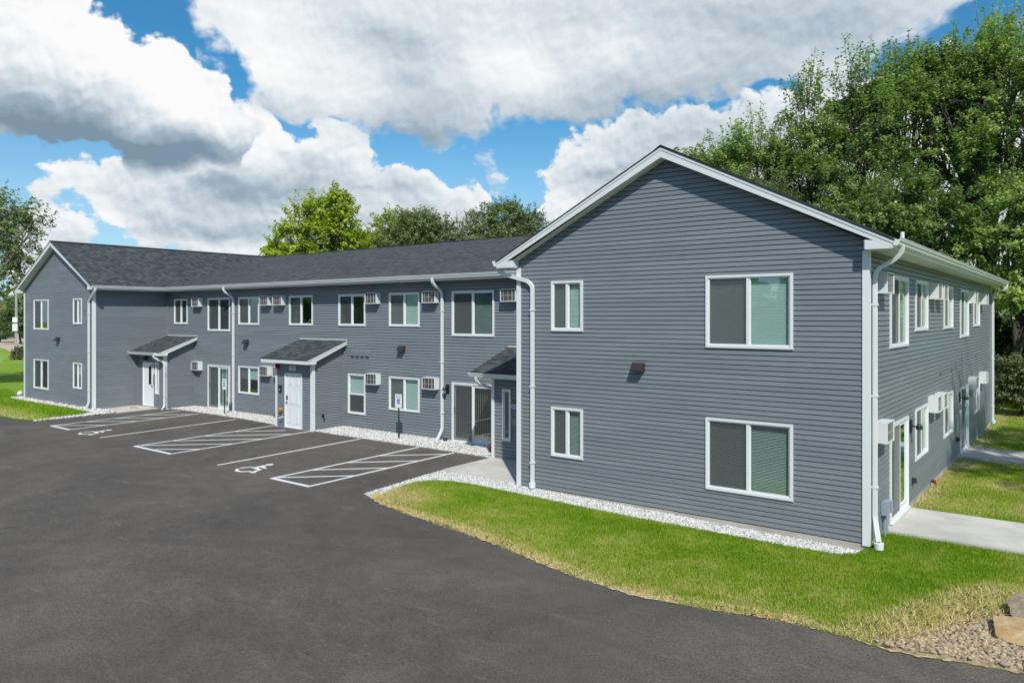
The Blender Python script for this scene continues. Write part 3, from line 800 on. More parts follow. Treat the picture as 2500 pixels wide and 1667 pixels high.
def vslats(s0, s1, z0, z1, n=-.10, pitch=.095, turn=.5):
    mb = MB(); mb.keep = True; k = int((s1 - s0) / pitch)
    c, d = .043 * math.cos(turn), .043 * math.sin(turn)
    for i in range(k + 1):
        s = s0 + .02 + i * pitch
        if s + c > s1: break
        mb.face([(s - c, -n + d, z0), (s + c, -n - d, z0), (s + c, -n - d, z1), (s - c, -n + d, z1)])
    mb.nb(s0, s1, n - .02, n + .02, z1, z1 + .04)
    return mb


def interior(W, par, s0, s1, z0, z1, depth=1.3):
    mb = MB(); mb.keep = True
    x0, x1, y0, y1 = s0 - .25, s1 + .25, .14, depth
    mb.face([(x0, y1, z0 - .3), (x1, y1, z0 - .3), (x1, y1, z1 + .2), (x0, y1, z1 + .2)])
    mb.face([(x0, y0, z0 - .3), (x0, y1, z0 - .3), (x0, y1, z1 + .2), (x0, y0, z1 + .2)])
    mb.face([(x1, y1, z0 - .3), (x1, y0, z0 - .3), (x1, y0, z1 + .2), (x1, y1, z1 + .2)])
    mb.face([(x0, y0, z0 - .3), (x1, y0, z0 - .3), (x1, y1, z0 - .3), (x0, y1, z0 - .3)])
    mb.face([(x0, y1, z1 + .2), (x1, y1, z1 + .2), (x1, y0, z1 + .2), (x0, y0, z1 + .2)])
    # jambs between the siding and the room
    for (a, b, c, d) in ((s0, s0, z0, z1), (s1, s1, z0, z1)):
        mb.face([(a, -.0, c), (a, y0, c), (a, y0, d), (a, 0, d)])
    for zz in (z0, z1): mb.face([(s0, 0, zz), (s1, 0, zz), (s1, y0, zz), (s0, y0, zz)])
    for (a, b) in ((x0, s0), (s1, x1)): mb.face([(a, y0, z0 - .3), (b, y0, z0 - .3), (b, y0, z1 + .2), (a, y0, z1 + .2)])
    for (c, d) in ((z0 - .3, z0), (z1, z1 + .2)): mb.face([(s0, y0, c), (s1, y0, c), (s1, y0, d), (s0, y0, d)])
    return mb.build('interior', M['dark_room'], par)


HOLES = {}
def hole(key, s0, s1, z0, z1): HOLES.setdefault(key, []).append((s0 + .02, s1 - .02, z0 + .02, z1 - .02))


def window(key, W, s0, s1, z0, z1, style='slider', blind=None, screen='left', tilt=.35, glass='glass', name='window'):
    hole(key, s0, s1, z0, z1)
    w = .052
    mb = MB(); ring(mb, s0, s1, z0, z1, w, -.03, .042); ring(mb, s0 + w, s1 - w, z0 + w, z1 - w, .03, -.03, .020)
    mb.nb(s0 - .012, s1 + .012, .0, .026, z0 - .014, z0 - .001)
    i0, i1, j0, j1 = s0 + w + .03, s1 - w - .03, z0 + w + .03, z1 - w - .03
    mid = (s0 + s1) / 2; zm = (z0 + z1) / 2
    if style == 'slider': mb.nb(mid - .034, mid + .034, -.03, .024, j0, j1); mb.nb(mid + .034, mid + .052, -.03, -.004, j0, j1)
    if style == 'hung': mb.nb(i0, i1, -.03, .024, zm - .034, zm + .034)
    o = P_(mb, 'window' if name == 'window' else name, M['trim'], W)
    halves = [(i0, i1, j0, j1)]
    if style == 'slider': halves = [(i0, mid - .034, j0, j1), (mid + .052, i1, j0, j1)]
    if style == 'hung': halves = [(i0, i1, j0, zm - .034), (i0, i1, zm + .034, j1)]
    for h in halves:
        g_ = MB(); g_.keep = True; g_.face([(h[0] - .012, .018, h[2] - .012), (h[1] + .012, .018, h[2] - .012), (h[1] + .012, .018, h[3] + .012), (h[0] - .012, .018, h[3] + .012)])
        g_.build('pane', M[glass], o)
    if screen:
        h = halves[0] if screen == 'left' else (halves[0] if screen == 'low' else halves[-1])
        sm = MB(); sm.keep = True; sm.face([(h[0], -.004, h[2]), (h[1], -.004, h[2]), (h[1], -.004, h[3]), (h[0], -.004, h[3])]); sm.build('insect_screen', M['screen'], o)
    if blind == 'h': slats(s0 + .05, s1 - .05, z0 + .07, z1 - .09, tilt=tilt).build('blind', M['blind'], o)
    elif blind == 'closed': slats(s0 + .05, s1 - .05, z0 + .07, z1 - .09, tilt=.12).build('blind', M['blind'], o)
    elif blind == 'half':
        slats(s0 + .05, s1 - .05, z0 + (z1 - z0) * .52, z1 - .09, tilt=.12).build('blind', M['blind'], o)
    elif blind == 'upper':
        b_ = MB(); b_.nb(mid + .04, s1 - .06, -.075, -.06, z0 + (z1 - z0) * .62, z1 - .07); b_.build('blind', M['blind'], o)
    elif blind == 'v': vslats(s0 + .06, s1 - .06, z0 + .08, z1 - .12, turn=tilt).build('blind', M['blind'], o)
    elif blind == 'curtain':
        c_ = MB()
        for k in range(7): c_.nb(i0 + .03 + k * .035, i0 + .055 + k * .035, -.12 - .01 * (k % 2), -.10 - .01 * (k % 2), z0 + .08, z1 - .08)
        c_.build('curtain', M['curtain'], o)
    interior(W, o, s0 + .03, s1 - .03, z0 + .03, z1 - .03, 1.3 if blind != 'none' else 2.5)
    return o


def patio(key, W, s0, s1, z0, z1, turn, open_slats=True):
    hole(key, s0, s1, z0 - .05, z1)
    w = .055; mid = (s0 + s1) / 2
    mb = MB(); ring(mb, s0, s1, z0, z1, w, -.06, .042, .05)
    mb.nb(s0 - .01, s1 + .01, 0, .075, z0 - .035, z0 - .001)
    o = P_(mb, 'sliding_door', M['trim'], W)
    # fixed leaf on the right, sliding leaf on the left a step further in
    for nm, a, b, n1, sw in (('door_leaf', mid - .02, s1 - w, .012, .085), ('door_leaf', s0 + w, mid + .03, -.016, .07)):
        q = MB(); ring(q, a, b, z0 + .05, z1 - w, sw, n1 - .03, n1, .13 if sw > .08 else .10); lf = q.build(nm, M['trim'], o)
        p = MB(); p.keep = True; y = -(n1 - .014)
        p.face([(a + sw - .01, y, z0 + .15), (b - sw + .01, y, z0 + .15), (b - sw + .01, y, z1 - w - sw + .01), (a + sw - .01, y, z1 - w - sw + .01)])
        p.build('pane', M['glass_clear'], o)
    h = MB(); h.nb(s0 + w + .02, s0 + w + .045, -.016, .03, z0 + .95, z0 + 1.2); h.build('handle', M['chrome'], o)
    # insect screen leaf in front of the sliding half
    q = MB(); ring(q, s0 + w + .002, mid + .012, z0 + .052, z1 - w - .002, .032, .016, .034); q.build('screen_frame', M['trim'], o)
    sm = MB(); sm.keep = True; sm.face([(s0 + w + .03, -.026, z0 + .08), (mid - .015, -.026, z0 + .08), (mid - .015, -.026, z1 - w - .03), (s0 + w + .03, -.026, z1 - w - .03)])
    sm.build('insect_screen', M['screen'], o)
    vslats(s0 + .08, s1 - .08, z0 + .08, z1 - .14, n=-.13, turn=turn).build('blind', M['blind'], o)
    interior(W, o, s0 + .03, s1 - .03, z0 + .02, z1 - .03, 2.2)
    return o


# ---- windows and doors
ZU, ZL = 5.121, 2.077
# near gable
window('F', W_FRONT, -7.194, -6.282, 3.905, ZU, blind='h', tilt=.30); window('F', W_FRONT, -7.194, -6.282,   .850, 2.052, blind='h', tilt=1.2)
window('F', W_FRONT, -3.195, -1.373, 3.605, ZU, blind='h', tilt=.30); window('F', W_FRONT, -3.195, -1.373, .602, 2.117, blind='h', tilt=1.2)
# right wall
window('R', W_RIGHT, 1.816, 3.657, 3.605, ZU, blind='v', tilt=.9)
window('R', W_RIGHT, 4.579, 6.168, 3.92, ZU, blind='upper'); window('R', W_RIGHT, 8.768, 10.367, 3.92, ZU, blind='half')
window('R', W_RIGHT, 11.997, 13.857, 3.605, ZU, blind='upper'); window('R', W_RIGHT, 15.225, 16.865, 3.92, ZU, blind=None)
patio('R', W_RIGHT, 1.816, 3.657, .01, 2.03, .9); window('R', W_RIGHT, 4.579, 6.168, .865, ZL, blind='upper')
window('R', W_RIGHT, 8.768, 10.367, .865, ZL, blind=None); patio('R', W_RIGHT, 11.997, 13.857, .01, 2.04, .9); window('R', W_RIGHT, 15.225, 16.865, .865, ZL, blind=None)
# main front
window('M', W_MAIN, -32.339, -31.123, 3.906, ZU, blind=None); window('M', W_MAIN, -29.30, -27.476, 3.605, ZU, blind=None)
window('M', W_MAIN, -26.78, -25.227, 3.906, ZU, blind=None); window('M', W_MAIN, -23.071, -21.521, 3.906, ZU, blind='curtain')
window('M', W_MAIN, -19.913, -18.369, 3.906, ZU, blind='v', tilt=.9); window('M', W_MAIN, -17.063, -15.51, 3.906, ZU, blind='closed')
window('M', W_MAIN, -13.959, -12.108, 3.605, ZU, blind='h', tilt=1.1)
patio('M', W_MAIN, -29.30, -27.476, .01, 2.035, .2); window('M', W_MAIN, -26.78, -25.227, .867, ZL, blind='half')
window('M', W_MAIN, -19.348, -18.369, .555, ZL, style='hung', blind='half', screen='low'); window('M', W_MAIN, -17.063, -15.51, .867, ZL, blind='closed')
patio('M', W_MAIN, -13.959, -12.108, .01, 2.035, 1.15)
# left wing gable
window('L', W_LEFT, -39.791, -37.983, 3.605, ZU, blind='curtain'); window('L', W_LEFT, -35.106, -34.184, 3.905, ZU, blind=None)
window('L', W_LEFT, -39.791, -37.983, .60, ZL + .02, blind='curtain'); window('L', W_LEFT, -35.106, -34.184, .86, ZL, blind='half')
# entry sidelights
window('P1', W_PORCH, -31.27, -30.96, .66, 2.15, style='fixed', blind=None, screen=None, glass='glass_clear', name='sidelight')
window('P3', W_PORCH, -10.586, -10.265, .591, 2.116, style='fixed', blind=None, screen=None, glass='glass_clear', name='sidelight')


def entry_door(key, s0, s1, z0, z1, panels, frame_w, handle_s):
    hole(key, s0, s1, z0 - .1, z1)
    mb = MB(); ring(mb, s0, s1, z0, z1, frame_w, -.05, .036, .02)
    if panels is not None: pass
    l0, l1, m0, m1 = s0 + frame_w, s1 - frame_w, z0 + .02, z1 - frame_w
    mb.nb(l0, l1, -.05, .006, m0, m1)
    if panels:
        W_, H_ = l1 - l0, m1 - m0
        for (a, b) in ((.14, .44), (.56, .86)):
            for (c, d) in ((.08, .36), (.44, .70), (.80, .93)):
                x0, x1, y0, y1 = l0 + a * W_, l0 + b * W_, m0 + c * H_, m0 + d * H_
                ring(mb, x0, x1, y0, y1, .018, .006, .013); mb.nb(x0 + .045, x1 - .045, .006, .012, y0 + .045, y1 - .045)
    d = P_(mb, 'door', M['door'], W_PORCH)
    th = MB(); th.nb(s0, s1, -.03, .07, z0 - .045, z0 - .002); th.build('threshold', M['chrome'], d)
    h = MB()
    h.tube([(handle_s, -.02, z0 + .96), (handle_s, -.06, z0 + .96)], .028, 10); h.nb(handle_s - (.10 if handle_s < (s0 + s1) / 2 else .0) * -1 - .0, handle_s + .1, .05, .066, z0 + .95, z0 + .97)
    h.build('handle', M['black'], d)
    if panels:
        k = MB(); k.nb(handle_s - .035, handle_s + .035, .006, .03, z0 + 1.06, z0 + 1.22); k.build('keypad_lock', M['bronze'], d)
    else:
        vl = MB(); ring(vl, s0 + .56, s0 + .78, z0 + 1.02, z0 + 1.86, .02, .006, .018)
        vl.nb(s0 + .58, s0 + .76, .006, .010, z0 + 1.04, z0 + 1.84); vl.build('door_light', M['black'], d)
        cl = MB(); cl.nb(s1 - .30, s1 - .06, .01, .07, z1 - .20, z1 - .14); cl.build('closer', M['chrome'], d)
    return d


entry_door('P2', -21.295, -20.226, .02, 2.11, True, .06, -21.16)
entry_door('P1', -32.46, -31.45, .06, 2.12, False, .035, -31.58)

# ---- siding
def wall(key, W, s0, s1, z0, z1, gable=None):
    mb = MB(); mb.keep = True; siding(mb, s0, s1, z0, z1, HOLES.get(key, ()), gable); return P_(mb, 'siding', M['siding'], W)


RX, RZ, RS = -4.117, 7.97, .502     # near gable ridge
LX, LS = -37.06, .512               # left gable ridge
wall('F', W_FRONT, -8.233, 0, 0, 7.76, (RX, RS, RZ - .21))
wall('L', W_LEFT, -41.07, -33.0, 0, 7.76, (LX, LS, RZ - .21))
wall('R', W_RIGHT, 0, 20.96, 0, ZS)
wall('M', W_MAIN, -33.0, -8.233, 0, ZS)
wall('I', W_INNER, .305, 3.81, 0, ZS)
wall('NL', frame(-8.233, 0, -90), -3.81, 0, 0, ZS)
wall('BL', frame(-41.07, 0, -90), -20.96, -.305, 0, ZS)
wall('BK', frame(0, 20.96, 180), 0, 41.07, 0, ZS)
wall('BG', frame(0, 20.96, 180), 0, 8.233, ZS, 7.76, (-RX, RS, RZ - .21)); wall('BG', frame(0, 20.96, 180), 33, 41.07, ZS, 7.76, (-LX, LS, RZ - .21))
# entry vestibules
PX = {1: (-33.0, -30.444), 2: (-21.866, -19.62), 3: (-10.972, -8.233)}
PRZ = {1: 2.64, 2: 2.66, 3: 2.60}
PSL = .372
for k, (a, b) in PX.items():
    wall('P%d' % k, W_PORCH, a, b, -.02, 2.62)
    def side(W, y0, y1):
        mb = MB(); mb.keep = True; siding(mb, y0, y1, -.02, 3.30, (), None)
        return mb
    if k != 3:
        mb = MB(); mb.keep = True
        for i in range(33):
            z0 = -.02 + i * EXPO; z1 = z0 + EXPO
            y0 = max(PY, PY + (z0 - 2.62) / PSL); y1 = max(PY, PY + (z1 - 2.62) / PSL)
            if y0 > 3.8: break
            zc = z0 + .015; mb.face([(y0, -.011, zc), (3.81, -.011, zc), (3.81, 0, z1), (min(y1, 3.81), 0, z1)]); mb.face([(y0, .03, zc), (3.81, .03, zc), (3.81, -.011, zc), (y0, -.011, zc)]); mb.face([(y0, .03, z0), (3.81, .03, z0), (3.81, .03, zc), (y0, .03, zc)]); mb.face([(y0, 0, z0), (3.81, 0, z0), (3.81, .03, z0), (y0, .03, z0)])
        P_(mb, 'siding', M['siding'], frame(b, 0, 90))
    if k != 1:
        mb = MB(); mb.keep = True
        for i in range(33):
            z0 = -.02 + i * EXPO; z1 = z0 + EXPO
            y0 = max(PY, PY + (z0 - 2.62) / PSL); y1 = max(PY, PY + (z1 - 2.62) / PSL)
            if y0 > 3.8: break
            zc = z0 + .015; mb.face([(-3.81, -.011, zc), (-y0, -.011, zc), (-min(y1, 3.81), 0, z1), (-3.81, 0, z1)]); mb.face([(-3.81, .03, zc), (-y0, .03, zc), (-y0, -.011, zc), (-3.81, -.011, zc)]); mb.face([(-3.81, .03, z0), (-y0, .03, z0), (-y0, .03, zc), (-3.81, .03, zc)]); mb.face([(-3.81, 0, z0), (-y0, 0, z0), (-y0, .03, z0), (-3.81, .03, z0)])
        P_(mb, 'siding', M['siding'], frame(a, 0, -90))

# ---- foundation
mb = MB()
mb.box(-8.225, -.006, .006, 20.9, -.4, -.004); mb.box(-41.05, -33.02, .32, 20.9, -.4, -.004); mb.box(-33.0, -8.24, 3.83, 20.88, -.4, -.004)
for a, b in PX.values(): mb.box(a + .02, b - .02, PY + .02, 3.79, -.4, -.024)
P_(mb, 'foundation', M['footing'])

# ---- corner boards
def corner(x, y, sx, sy, z0, z1, w=.098):
    """white outside corner on two faces; sx, sy point outward"""
    mb = MB(); t = .030
    x0, x1 = sorted((x + sx * t, x - sx * w)); y0, y1 = sorted((y + sy * t, y + sy * .001)); mb.box(x0, x1, y0, y1, z0, z1)
    x0, x1 = sorted((x + sx * t, x + sx * .001)); y0, y1 = sorted((y + sy * .001, y - sy * w)); mb.box(x0, x1, y0, y1, z0, z1)
    return P_(mb, 'corner_board', M['trim'])


corner(0, 0, 1, -1, -.03, ZS); corner(-8.233, 0, -1, -1, -.03, ZS); corner(-33.0, .305, 1, -1, -.03, ZS); corner(-41.07, .305, -1, -1, -.03, ZS); corner(0, 20.96, 1, 1, -.03, ZS)
corner(PX[1][1], PY, 1, -1, -.03, 2.55); corner(PX[2][1], PY, 1, -1, -.04, 2.55); corner(PX[2][0], PY, -1, -1, -.04, 2.55, .07); corner(PX[3][0], PY, -1, -1, -.03, 2.50, .07)
mb = MB()   # inside corners, siding coloured
for (x, y, z0, z1) in ((-33.0, 3.81, 0, ZS), (-30.444, 3.81, 0, 3.2), (-19.62, 3.81, 0, 3.2), (-33.0, PY, 0, 2.55)):
    mb = MB(); mb.box(x + .0, x + .045, y - .045, y - .001, z0, z1); P_(mb, 'corner_post', M['siding'])

# ---- roofs
def slab(mb, pts, uvs, t=.03):
    mb.face(pts, uvs, 0)
    low = [(p[0], p[1], p[2] - t) for p in pts]
    mb.face(low[::-1], None, 0)
    n = len(pts)
    for i in range(n): mb.face([pts[i], low[i], low[(i + 1) % n], pts[(i + 1) % n]], None, 0)


EV_Y, EV_Z = 3.33, 5.66
MR_Y = 12.385
ms = (RZ - EV_Z) / (MR_Y - EV_Y)
lw_r = -32.52; nw_l = -8.717; nw_r = .483; lw_l = -41.60
D = .022
rf = MB(); rf.keep = True
k = math.hypot(1, ms)
pts = [(lw_r, EV_Y - D, EV_Z - D * ms), (nw_l, EV_Y - D, EV_Z - D * ms), (RX, MR_Y, RZ), (LX, MR_Y, RZ)]
slab(rf, pts, [(p[0], (p[1] - EV_Y) * k) for p in pts])
pts = [(nw_l, 2 * MR_Y - EV_Y, EV_Z), (lw_r, 2 * MR_Y - EV_Y, EV_Z), (LX, MR_Y, RZ), (RX, MR_Y, RZ)]
slab(rf, pts, [(p[0], (p[1] - EV_Y) * k) for p in pts])
P_(rf, 'roof', M['shingle'])


def wing_roof(xr, sl, xl_e, xr_e, yf, yb):
    mb = MB(); mb.keep = True; k = math.hypot(1, sl)
    zl = RZ - sl * (xr - xl_e); zr = RZ - sl * (xr_e - xr)
    inner_right = xr < -20
    for side_ in ('l', 'r'):
        xe, ze = (xl_e, zl) if side_ == 'l' else (xr_e, zr)
        if (side_ == 'r') == inner_right:   # the slope that runs into the main roof through two valleys
            polys = [[(xr, yf, RZ), (xe, yf, ze), (xe, EV_Y, ze), (xr, MR_Y, RZ)], [(xr, MR_Y, RZ), (xe, 2 * MR_Y - EV_Y, ze), (xe, yb, ze), (xr, yb, RZ)]]
        else: polys = [[(xr, yf, RZ), (xe, yf, ze), (xe, yb, ze), (xr, yb, RZ)]]
        for pts in polys:
            if side_ == 'l': pts = pts[::-1]
            slab(mb, pts[::-1] if False else pts, [(p[1], (RZ - p[2]) / sl * k) for p in pts])
    # ridge caps
    mb.prism([(xr - .15, RZ - .15 * sl + .012), (xr, RZ + .022), (xr + .15, RZ - .15 * sl + .012), (xr, RZ - .02)], 'y', yf, yb)
    return P_(mb, 'roof', M['shingle'])


wing_roof(RX, RS, nw_l - D, nw_r + D, -.305, 21.26); wing_roof(LX, LS, lw_l - D, lw_r + D, 0.0, 21.26)
mb = MB(); mb.prism([(MR_Y - .15, RZ - .15 * ms + .012), (MR_Y, RZ + .022), (MR_Y + .15, RZ - .15 * ms + .012), (MR_Y, RZ - .02)], 'x', LX, RX); P_(mb, 'ridge_cap', M['shingle'])


def rake(xr, sl, xl_e, xr_e, yf, wall_y, wl, wr):
    """white rake boards, returns and the soffit behind them on a gable"""
    mb = MB(); t = .028; drop = .215; zt = RZ - .032
    def zz(x): return zt - sl * abs(x - xr)
    for e in (xl_e, xr_e):
        mb.prism([(xr, zt), (e, zz(e)), (e, max(ZS, zz(e) - drop)), (xr, zt - drop)] if e > xr else [(xr, zt - drop), (e, max(ZS, zz(e) - drop)), (e, zz(e)), (xr, zt)], 'y', yf, yf + t)
        # raised upper moulding of the board
        mb.prism([(xr, zt), (e, zz(e)), (e, zz(e) - .055), (xr, zt - .055)], 'y', yf - .012, yf + .001)
        wx = wl if e < xr else wr
        mb.prism([(wx, ZS), (e, ZS), (e, zz(e) - .02), (wx, zz(wx) - drop + .012)], 'y', yf + .002, yf + .024)
        # side of the return and its underside
        mb.box(*sorted((wx, wx + (.02 if e < xr else -.02))), yf + .024, wall_y, ZS, zz(wx) - drop + .005)
    o = P_(mb, 'rake_trim', M['alum'])
    sf = MB()
    for e, wx in ((xl_e, wl), (xr_e, wr)):
        sf.face([(xr, yf + t, zt - drop + .01), (wx, yf + t, zz(wx) - drop + .01), (wx, wall_y + .02, zz(wx) - drop + .01), (xr, wall_y + .02, zt - drop + .01)])
    P_(sf, 'soffit', M['soffit'])
    return o


rake(RX, RS, nw_l, nw_r, -.283, 0, -8.233, 0.0); rake(LX, LS, lw_l, lw_r, .022, .305, -41.07, -33.0)

# ---- eaves: soffits, fascia, gutters
sf = MB()
sf.face([(-33.0, EV_Y, ZS), (-8.233, EV_Y, ZS), (-8.233, 3.83, ZS), (-33.0, 3.83, ZS)])
sf.face([(-33.02, .03, ZS + .001), (lw_r, .03, ZS + .001), (lw_r, EV_Y, ZS + .001), (-33.02, EV_Y, ZS + .001)])
sf.face([(-.02, -.26, ZS), (nw_r, -.26, ZS), (nw_r, 21.2, ZS), (-.02, 21.2, ZS)])
sf.face([(nw_l, -.26, ZS), (-8.21, -.26, ZS), (-8.21, EV_Y, ZS), (nw_l, EV_Y, ZS)])
sf.face([(lw_l, .03, ZS), (-41.05, .03, ZS), (-41.05, 21.2, ZS), (lw_l, 21.2, ZS)])
P_(sf, 'soffit', M['soffit'])
fa = MB()
fa.box(lw_r, nw_l, EV_Y, EV_Y + .02, ZS - .012, 5.62); fa.box(lw_r - .02, lw_r, .05, EV_Y + .02, ZS - .010, 5.615)
fa.box(nw_r - .02, nw_r, -.255, 21.2, ZS - .012, 5.615); fa.box(nw_l, nw_l + .02, -.255, EV_Y, ZS - .012, 5.615); fa.box(lw_l, lw_l + .02, .05, 21.2, ZS - .012, 5.61)
P_(fa, 'fascia', M['alum'])
GP = [(0, .125), (0, 0), (.070, 0), (.088, .022), (.092, .055), (.118, .088), (.122, .125), (.132, .128), (.132, .140), (.112, .140), (.108, .105), (.014, .105), (.014, .128)]


def gutter(axis, a, b, edge, sgn, z, name='gutter', sc=1.0, parent=None):
    mb = MB(); mb.prism([(edge + sgn * p * sc, z + q * sc) for p, q in GP], axis, a, b)
    return P_(mb, name, M['alum'])


ZG = 5.535
gutter('x', lw_r + .06, nw_l, EV_Y, -1, ZG); gutter('y', .02, EV_Y - .05, lw_r, 1, ZG + .002); gutter('y', -.30, 21.24, nw_r, 1, ZG); gutter('y', -.30, EV_Y - .05, nw_l, -1, ZG); gutter('y', .02, 21.2, lw_l, -1, ZG)


def rounded(path, r=.10, n=4):
    out = [Vector(path[0])]
    for a, b, c in zip(path[:-2], path[1:-1], path[2:]):
        a, b, c = Vector(a), Vector(b), Vector(c); rr = min(r, (b - a).length * .45, (c - b).length * .45)
        p, q = b + (a - b).normalized() * rr, b + (c - b).normalized() * rr
        for i in range(n + 1):
            t = i / n; out.append(p.lerp(b, t).lerp(b.lerp(q, t), t))
    return out + [Vector(path[-1])]


DSP = [(-.038, -.03), (-.034, -.034), (.034, -.034), (.038, -.03), (.038, .03), (.034, .034), (.012, .034), (.008, .028), (-.008, .028), (-.012, .034), (-.034, .034), (-.038, .03)]


def downspout(path, up, boot=None, cup=None, sc=1.15):
    mb = MB(); mb.sweep(rounded(path), [(a * sc, b * sc) for a, b in DSP], up)
    pv = [Vector(p) for p in path]
    for a_, b_ in zip(pv[:-1], pv[1:]):
        if (a_ - b_).length > 1.8:
            for f_ in ((.12, .5, .88) if (a_ - b_).length > 3 else (.2, .8)):
                c_ = a_.lerp(b_, f_); h_ = .052 * sc; mb.box(c_.x - h_, c_.x + h_, c_.y - h_ * .82, c_.y + h_ * .82, c_.z - .018, c_.z + .018)
    o = P_(mb, 'downspout', M['alum'])
    if boot:
        x, y, z = boot; b_ = MB(); b_.tube([(x, y, z + .03), (x, y, z + .15), (x, y, z + .151)], [.080, .084, .07], 14); b_.build('drain_boot', M['trim'], o)
        if cup: c_ = MB(); c_.tube([(x, y, z - .03), (x, y, z + .028)], .066, 14); c_.build('pipe_stub', M['teal'], o)
    return o


downspout([(-8.77, -.14, 5.56), (-8.76, -.13, 5.42), (-8.62, -.09, 5.34), (-7.86, -.075, 5.14), (-7.73, -.07, 5.02), (-7.73, -.07, .02)], (0, -1, 0), (-7.73, -.08, -.03), True)
downspout([(.555, .10, 5.56), (.545, .12, 5.43), (.45, .14, 5.33), (.13, .19, 5.15), (.072, .21, 5.02), (.072, .21, .50), (.085, .19, .42), (.17, .06, .06)], (1, 0, 0), (.175, .05, -.10))
downspout([(-27.12, 3.25, 5.56), (-27.12, 3.26, 5.42), (-27.12, 3.34, 5.34), (-27.12, 3.66, 5.16), (-27.12, 3.74, 5.0), (-27.12, 3.74, .05)], (0, -1, 0))
downspout([(-14.37, 3.25, 5.56), (-14.37, 3.26, 5.42), (-14.37, 3.34, 5.34), (-14.37, 3.66, 5.16), (-14.37, 3.74, 5.0), (-14.37, 3.74, .40), (-14.38, 3.66, .25), (-14.40, 3.50, .03)], (0, -1, 0))
downspout([(-32.44, .14, 5.56), (-32.46, .14, 5.42), (-32.62, .15, 5.32), (-33.16, .22, 5.08), (-33.32, .235, 4.95), (-33.32, .235, .30), (-33.35, .19, .15), (-33.37, .14, .05)], (0, -1, 0), (-33.38, .12, -.02), True)
downspout([(.545, 20.9, 5.56), (.545, 20.88, 5.44), (.46, 20.88, 5.36), (.13, 20.88, 5.20), (.072, 20.88, 5.08), (.072, 20.88, .02)], (1, 0, 0), (.08, 20.88, -.08), True)

# ---- vestibule roofs
def porch_roof(k, x0, x1, ye, gut):
    z0 = PRZ[k]; z1 = z0 + PSL * (3.79 - ye); kk = math.hypot(1, PSL)
    mb = MB(); mb.keep = True
    pts = [(x0 - .01, ye - .015, z0), (x1 + .012, ye - .015, z0), (x1 + .012, 3.79, z1), (x0 - .01, 3.79, z1)]
    slab(mb, pts, [(p[0], (p[1] - ye) * kk) for p in pts], .022)
    o = P_(mb, 'porch_roof', M['shingle'])
    t = MB()
    t.box(x0, x1, ye, ye + .02, z0 - .165, z0 - .024)
    def tri(x, d):
        return [(ye + .02, z0 - .024), (ye + .02, z0 - .165), (PY + .02, z0 - .165), (PY + .02, z0 - .165 + .10), (3.79, z1 - .165), (3.79, z1 - .024)]
    if k != 3:
        t.prism(tri(x1, 1), 'x', x1 - .02, x1); t.prism([(ye + .0, z0 - .024), (ye + .0, z0 - .08), (3.79, z1 - .08), (3.79, z1 - .024)], 'x', x1 + .001, x1 + .012)
    if k != 1: t.prism(tri(x0, -1), 'x', x0, x0 + .02)
    t.build('trim', M['alum'], o).matrix_local = Matrix.Identity(4)
    s = MB(); s.face([(x0 + .02, ye + .02, z0 - .15), (x1 - .02, ye + .02, z0 - .15), (x1 - .02, PY + .02, z0 - .15), (x0 + .02, PY + .02, z0 - .15)]); s.build('soffit', M['soffit'], o)
    fl = MB(); fl.box(x0 - .02, x1 + .02, 3.765, 3.792, z1 + .0, z1 + .03); fl.build('flashing', M['soffit'], o)
    if gut:
        q = MB(); q.prism([(ye - p * .95, z0 - .15 + r * .95) for p, r in GP], 'x', gut[0], gut[1]); q.build('gutter', M['alum'], o)


porch_roof(1, -32.99, -30.22, 1.94, (-33.02, -30.50)); porch_roof(2, -22.33, -19.42, 1.95, None); porch_roof(3, -11.50, -8.24, 1.94, (-11.53, -8.26))
downspout([(-30.62, 1.88, 2.50), (-30.62, 1.90, 2.40), (-30.57, 2.0, 2.33), (-30.40, 2.20, 2.22), (-30.365, 2.27, 2.08), (-30.365, 2.27, .22), (-30.33, 2.22, .12), (-30.15, 2.05, .06)], (0, -1, 0), sc=1.0)
downspout([(-11.25, 1.88, 2.46), (-11.25, 1.90, 2.34), (-11.22, 2.0, 2.24), (-11.05, 2.42, 2.08), (-11.03, 2.50, 1.95), (-11.03, 2.50, .18), (-11.08, 2.48, .10), (-11.48, 2.42, .07)], (0, -1, 0), sc=1.0)

# ---- wall-mounted units
def make_ac():
    mb = MB(); w, d, h, t = .62, .235, .405, .022
    mb.nb(0, w, 0, d, h - t, h); mb.nb(0, w, 0, d, 0, t); mb.nb(0, t, 0, d, t, h - t); mb.nb(w - t, w, 0, d, t, h - t)
    o = mb.build('air_conditioner', M['trim'], BLD)
    g_ = MB(); g_.nb(t, w - t, .19, .212, t, h - t); g_.build('condenser_coil', M['coil'], o)
    b = MB()
    for s_ in (.12, .30, .46): b.nb(s_, s_ + (.022 if s_ == .46 else .010), .212, .220, t, h - t)
    b.nb(t, w - t, .212, .2225, h * .46, h * .46 + .012)
    b.build('grille', M['grille'], o)
    return o


AC0 = make_ac(); first = [True]
def put_ac(W, s0, z0):
    if first[0]: o = AC0; first[0] = False
    else:
        o = AC0.copy(); COL.objects.link(o); o.parent = BLD
        for ch in AC0.children:
            c = ch.copy(); COL.objects.link(c); c.parent = o
    o.matrix_local = W @ Matrix.Translation((s0, 0, z0))


